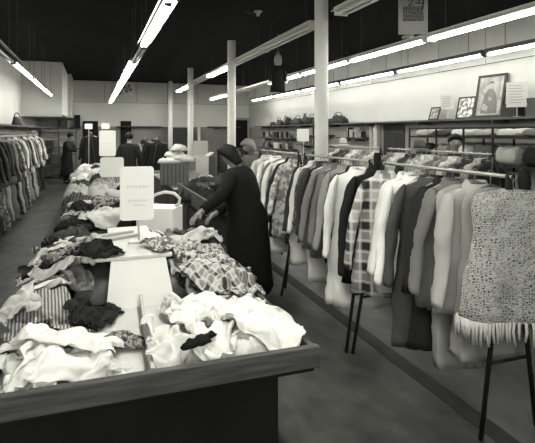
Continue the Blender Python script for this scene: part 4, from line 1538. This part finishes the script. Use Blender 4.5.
for i in range(12):
    zz, y0, nm = ((1.62, 12.4, 'upper shelf right of the thick column'), (1.32, 12.4, 'lower shelf right of the thick column'), (1.50, 15.0, 'upper shelf left of the thick column'), (1.12, 15.0, 'lowest shelf left of the thick column'))[i // 3]
    j = i % 3
    yy = y0 + .35 + (.62 if y0 < 13 else .95) * j
    v = [.04, .3, .12, .5, .06, .2, .35, .03, .45, .1, .5, .05][i]
    pos = ['near', 'middle', 'far'][j]
    if j == 0:
        bag('%s handbag at the near part of the %s' % (tone_word(v), nm), 6.19, yy, zz, .3, .26, -PI / 2, v, GSB)
    elif j == 1:
        box_thing('box', '%s box in the middle of the %s' % (tone_word(v), nm), 'box', 6.19, yy, zz, .22, .4, .2, 0, plain(v, .6, .05, bmp=0, name='goods_box'), GSB)
    else:
        vase('%s vase at the far part of the %s' % (tone_word(v), nm), 6.19, yy, zz, .09, .22, v, GSB)
for i in range(20):
    zz, y0, nm, n_ = ((1.62, 12.55, 'upper shelf right of the thick column', 5), (1.32, 12.55, 'lower shelf right of the thick column', 5), (1.50, 15.15, 'upper shelf left of the thick column', 5), (1.12, 15.15, 'lowest shelf left of the thick column', 5))[i // 5]
    j = i % 5
    yy = y0 + (.28 if y0 < 13 else .6) * (j + .2)
    v = [.03, .06, .02, .2, .04, .4, .03, .09, .02, .12][(i * 3) % 10]
    t = thing('parcel', '%s parcel, %s from near end, %s' % (tone_word(v), ORD1[j], nm), 'parcel', (6.11, yy, zz), .1 * (j - 2), GSB)
    h = .16 + .05 * ((i * 7) % 4) / 2
    MB().box(-.03, .03, -.07, .07, 0, h).build('wrapped_box', plain(v, .7, .1, bmp=0, name='parcel_paper'), t, bevel=.006)
    MB().box(-.032, .032, -.012, .012, 0, h + .002).build('string', plain(.3, .7, 0, bmp=0, name='parcel_string'), t)
for i, px in enumerate((344, 335, 309, 301, 294.5, 288, 282)):
    d = FP * 6.05 / (CA * (px - VPX))
    y = P(px, d)[1]
    lab = ['right of every bag beside the thick column', 'between the bags right of the thick column', 'first left of the thick column', 'second left of the thick column', 'third left of the thick column', 'fourth left of the thick column', 'fifth left of the thick column'][i]
    crumple('cap', 'dark soft cap on the far wall shelf, ' + lab, 'cap', 6.07, y, LZ + .001, .08, .13 + .03 * (i % 2), .2 + .06 * (i % 3), i, cloth([.02, .05, .03, .015, .07, .03, .02][i]), 860 + i, 'caps on the far wall shelf', res=(20, 8))
o = tag(MB().box(6.30, 6.319, 8.95, 9.75, .9, 1.86).build('wall_panel', plain(.035, .7, .1, name='dark_pegboard')), 'dark rectangular panel on the right wall below the ledge', 'panel')
t = thing('wall_cabinet', 'narrow white post and board left of the dark wall panel', 'cabinet', (6.22, 9.9, .0))
MB().box(0, .09, 0, .16, .0, 1.88).build('white_post_board', plain(.5, .6, .05, name='white_board'), t, bevel=.004)
MB().box(.0, .09, .24, .34, .0, 1.88).build('white_post_board', plain(.4, .6, .05, name='white_board2'), t, bevel=.004)
x, y = P(303, 11.0)
sign('white square sign above the racks just left of the thick column', x, y, 0, .27, .28, 1.49, -.45, None)

# dark metal frame for goods in front of the right wall
t = thing('metal_frame', 'dark metal storage frame with open bays below the ledge at right', 'frame rack', (5.5, 4.7, 0))
for yy in (0, .95, 1.0 + .55, 2.2, 2.95):
    for xx in (0, .4):
        MB().box(xx - .012, xx + .012, yy - .012, yy + .012, 0, 1.77).build('upright', dark_steel, t)
for zz in (1.765, 1.62, 1.22):
    for xx in (0, .4):
        MB().box(xx - .01, xx + .01, .0, 2.95, zz - .01, zz + .01).build('cross_bar', dark_steel, t)
MB().box(-.0, .4, 0, 2.95, 1.20, 1.22).build('shelf_board', shelfm, t)
MB().box(-.0, .4, 0, 2.95, 1.60, 1.615).build('shelf_board', shelfm, t)
for i in range(6):
    v = [.12, .45, .25, .5, .06, .35][i]
    folded('blanket', '%s folded blanket, %s from the near end on top of the metal frame' % (tone_word(v), ORD1[i]), 'blanket', 5.7, 4.95 + .47 * i, 1.631, .36, .4, .11, PI / 2, cloth(v), 800 + i, 'blankets on the metal frame', n=12)
for i in range(6):
    v = [.015, .3, .08, .4, .2, .03][i]
    folded('quilt', '%s folded quilt, %s from the near end on the lower frame board' % (tone_word(v), ORD1[i]), 'quilt', 5.7, 4.95 + .47 * i, 1.221, .36, .42, .26, PI / 2, cloth(v), 820 + i, 'quilts on the metal frame', n=12)
x, y = P(438, 6.9)
t = hat('grey brimmed hat resting on the rail of the second line of racks', 4.15, 5.55, 1.465, .13, .10, None)
hat('white cap lying among clothes at the far right racks, below the dark wall panel', 4.15, 7.7, 1.465, .11, .55, None)

# back left shelving unit and goods
t = thing('shelving_unit', 'dark shelving unit under the block at the back left', 'shelves', (-1.85, 19.55, 0))
for xx in (0, .62, 1.22):
    MB().box(xx, xx + .03, 0, .34, 0, 1.78).build('upright_board', shelfm, t)
for zz in (.1, .5, .9, 1.15):
    MB().box(.03, 1.22, 0, .34, zz - .025, zz).build('shelf_board', shelfm, t)
for zz in (1.46, 1.78):
    MB().box(.03, 1.22, 0, .34, zz - .05, zz).build('shelf_board', plain(.3, .6, .05, name='pale_shelf_board'), t)
GBL = 'goods on the back left shelves'
for i, (dx, zz, w, h, v) in enumerate(((.2, .5, .3, .25, .03), (.85, .5, .35, .3, .09), (.25, .9, .3, .18, .04), (.22, .1, .3, .3, .06), (.9, .1, .35, .28, .02), (.3, 1.15, .25, .2, .06))):
    lab = ['dark box on the second shelf at left', 'charcoal box on the second shelf at right', 'dark box on the third shelf at left', 'dark box on the bottom shelf at left', 'black box on the bottom shelf at right', 'dark box on the fourth shelf'][i]
    box_thing('box', lab + ' of the back left unit', 'box', -1.85 + dx, 19.72, zz, w, .25, h, 0, plain(v, .7, .1, bmp=0, name='dark_goods'), GBL)
for i in range(2):
    vase('white cup on the back left unit, %s of a pair' % ['left', 'right'][i], -1.16 + .15 * i, 19.66, 1.15, .06, .16, .6, GBL)
box_thing('box', 'patterned dark box on the shelf under the grey block', 'box', -1.1, 20.05, 1.85, .32, .25, .28, 0, speckle(.12, .03, 14))
box_thing('speaker', 'tall black speaker cabinet at the right end of the back left shelf', 'speaker', -.58, 20.08, 1.85, .2, .26, .5, 0, plain(.012, .6, .1, name='black_cabinet'), None, False)
bag('black handbag standing on the near part of the left wall shelf', -1.7, 8.35, 1.85, .3, .24, PI / 2, .02, 'bags on the left wall shelf')
bag('black handbag with handle leaning on the middle of the left wall shelf', -1.68, 12.7, 1.85, .26, .3, PI / 2 - .6, .015, 'bags on the left wall shelf')

# back wall furniture
t = thing('wardrobe', 'dark wardrobe standing against the back wall left of the framed door', 'wardrobe', (2.95, 19.7, 0))
MB().box(0, .9, 0, .5, 0.08, 1.86).build('cabinet_body', plain(.03, .6, .1, name='dark_wardrobe_wood'), t, bevel=.005)
for k in range(2):
    MB().box(.02 + .44 * k, .44 + .44 * k, -.02, 0, .12, 1.82).build('door', plain(.04, .5, .1, name='dark_door_wood'), t, bevel=.004)
MB().box(.0, .9, -.01, .5, .0, .08).build('plinth', plain(.02, .6, .1, name='dark_plinth'), t)
o = tag(MB().rbox(-.05, .05, -.02, .02, 0, 1.95, .01).build('white_board', plain(.5, .6, .05, name='white_plank'), None, loc=(4.02, 19.6, 0)), 'narrow white board standing between wardrobe and framed door', 'board')
t = thing('side_table', 'dark low cabinet against the back wall right of the framed door', 'cabinet', (4.9, 19.6, 0))
MB().box(0, 1.1, 0, .5, .0, 1.0).build('cabinet_body', plain(.04, .6, .1, name='dark_cabinet_wood'), t, bevel=.005)
MB().box(-.02, 1.12, -.02, .52, 1.0, 1.03).build('cabinet_top', plain(.07, .5, .1, name='cabinet_top_wood'), t, bevel=.004)
MB().box(.06, 1.04, -.012, 0, .15, .9).build('cabinet_door', plain(.05, .5, .1, name='cabinet_door_wood'), t)

# wall fan
x = P(127, 19.8)[0]
t = thing('wall_fan', 'round white fan mounted high on the back wall', 'fan', (x, 20.25, 3.42))
ring = [(.21 * math.cos(2 * PI * k / 24), -.18, .21 * math.sin(2 * PI * k / 24)) for k in range(25)]
cg = MB().tube(ring, .016, 6)
for k in range(12):
    a = 2 * PI * k / 12
    cg.tube([(0, -.2, 0), (.21 * math.cos(a), -.18, .21 * math.sin(a))], .004, 4)
cg.build('cage', plain(.9, .4, 0, bmp=0, name='white_fan'), t, True)
for k in range(4):
    a = 2 * PI * k / 4 + .4
    MB().box(.03, .18, -.17, -.162, -.05, .05, Matrix.Rotation(a, 4, 'Y')).build('blade', plain(.12, .4, 0, bmp=0, name='fan_blade'), t)
MB().ball((0, -.16, 0), .05, .07, .05).build('motor', plain(.3, .4, 0, bmp=0, name='fan_motor'), t, True)
MB().box(-.24, .24, -.2, -.03, -.27, -.21).build('bracket_tray', plain(.65, .4, 0, bmp=0, name='white_fan_base'), t, bevel=.01)
MB().tube([(0, -.1, -.22), (0, -.1, -.04)], .02, 8).build('neck', plain(.4, .4, 0, bmp=0, name='fan_neck'), t)
MB().box(-.05, .05, -.05, .0 + .02, -.27, .0).build('wall_plate', plain(.5, .4, 0, bmp=0, name='fan_plate'), t)

# costume hung from the ceiling
x, y = P(278, 10.0)
t = thing('hanging_costume', 'dark costume with pale bonnet hung from the ceiling beyond the thick column', 'costume', (x, y, 2.52), -.35)
MB().tube([(0, 0, .78), (0, 0, CH - 2.52 - .001)], .006, 5).build('cord', plain(.4, .7, 0, bmp=0, name='pale_cord'), t)
rings = []
for i in range(10):
    q = i / 9
    rr = .02 + .062 * math.sin(PI * min(1, q * 1.05)) ** .8
    rings.append([Vector((rr * math.cos(a), rr * .8 * math.sin(a), .48 + .33 * q)) for a in [2 * PI * k / 14 for k in range(14)]])
MB().loft(rings).build('bonnet', plain(.30, .7, .1, bmp=.1, name='pale_bonnet'), t, True)
rings = []
for i, (W, D, zz) in enumerate(((.05, .04, .54), (.11, .06, .51), (.13, .075, .42), (.12, .075, .25), (.14, .08, .12), (.15, .09, 0))):
    rings.append([Vector((W * (1 + .08 * math.sin(5 * a + i)) * math.cos(a), D * (1 + .1 * math.sin(5 * a)) * math.sin(a), zz)) for a in [2 * PI * k / 20 for k in range(20)]])
MB().loft(rings).build('dress_body', cloth(.014), t, True)
for s in (-1, 1):
    MB().tube([(s * .10, 0, .48), (s * .15, -.02, .36), (s * .16, -.03, .22)], [.035, .04, .035], 10).build('sleeve', cloth(.02), t, True)
    MB().ball((s * .16, -.03, .19), .032, .03, .028).build('cuff', plain(.6, .7, 0, bmp=0, name='white_cuff'), t, True)

# notice board marked 7-9 hanging above the right hand light rows
x, y = P(413, 6.5)
t = thing('notice_board', 'pale printed notice board marked 7-9 hanging over the right fixtures', 'notice board', (x, y, 2.995), -.45)
bw, bh = .38, .52
MB().rbox(-bw / 2, bw / 2, -.006, .006, 0, bh, .012).build('board', plain(.5, .6, .04, 3, 0, name='pale_board'), t)
mb = MB()
r2 = random.Random(4)
for i in range(11):
    zz = .175 + .018 * i
    xx = -.13
    while xx < .13:
        wv = r2.uniform(.012, .03)
        mb.box(xx, min(.135, xx + wv), -.008, -.0062, zz, zz + .0125)
        xx += wv + r2.uniform(.003, .008)
mb.build('printed_text', plain(.03, .7, 0, bmp=0, name='black_print'), t)
mb = MB()
nv = len(mb.v)
mb.tube([(-.06, -.008, .495), (.0, -.008, .5), (-.055, -.008, .425), (-.0, -.008, .43)], .007, 5)
mb.tube([(.02, -.008, .455), (.055, -.008, .458)], .007, 5)
mb.tube([(.09 + .026 * math.cos(a), -.008, .475 + .026 * math.sin(a)) for a in [2 * PI * k / 12 for k in range(13)]] + [(.112, -.008, .43), (.10, -.008, .37)], .007, 5)
mb.v = [(q[0] * 1.15, q[1], q[2] - .045) for q in mb.v]
mb.build('painted_numerals', plain(.015, .6, 0, bmp=0, name='black_paint'), t, True)
for s in (-1, 1):
    MB().tube([(s * .15, 0, bh), (s * .15, 0, CH - 2.995 - .001)], .003, 5).build('wire', drk, t)
o = tag(MB().tube([(0, 0, 0), (.10, .05, .015), (.2, .1, .02)], .024, 10).build('paper_roll', plain(.5, .6, .03, bmp=0, name='white_paper'), None, True, loc=(4.06, y + .1, 2.996), rot=(0, 0, 1.1)), 'white paper roll lying on the fixture beside the notice board', 'paper roll')
# small white lamp socket on the ceiling
x, y = P(258, 8.1)
t = thing('ceiling_socket', 'small white lamp socket on the black ceiling above the column row', 'lamp socket', (x, y, CH - .001))
MB().lathe([(.07, 0), (.065, -.02), (.03, -.035), (.028, -.08), (.01, -.085)], 16).build('socket', plain(.4, .4, 0, bmp=0, name='white_porcelain'), t, True)
MB().tube([(-.02, 0, -.02), (-.12, .05, -.04), (-.2, .05, -.01)], .008, 6).build('cable', plain(.08, .5, 0, bmp=0, name='grey_cable'), t, True)
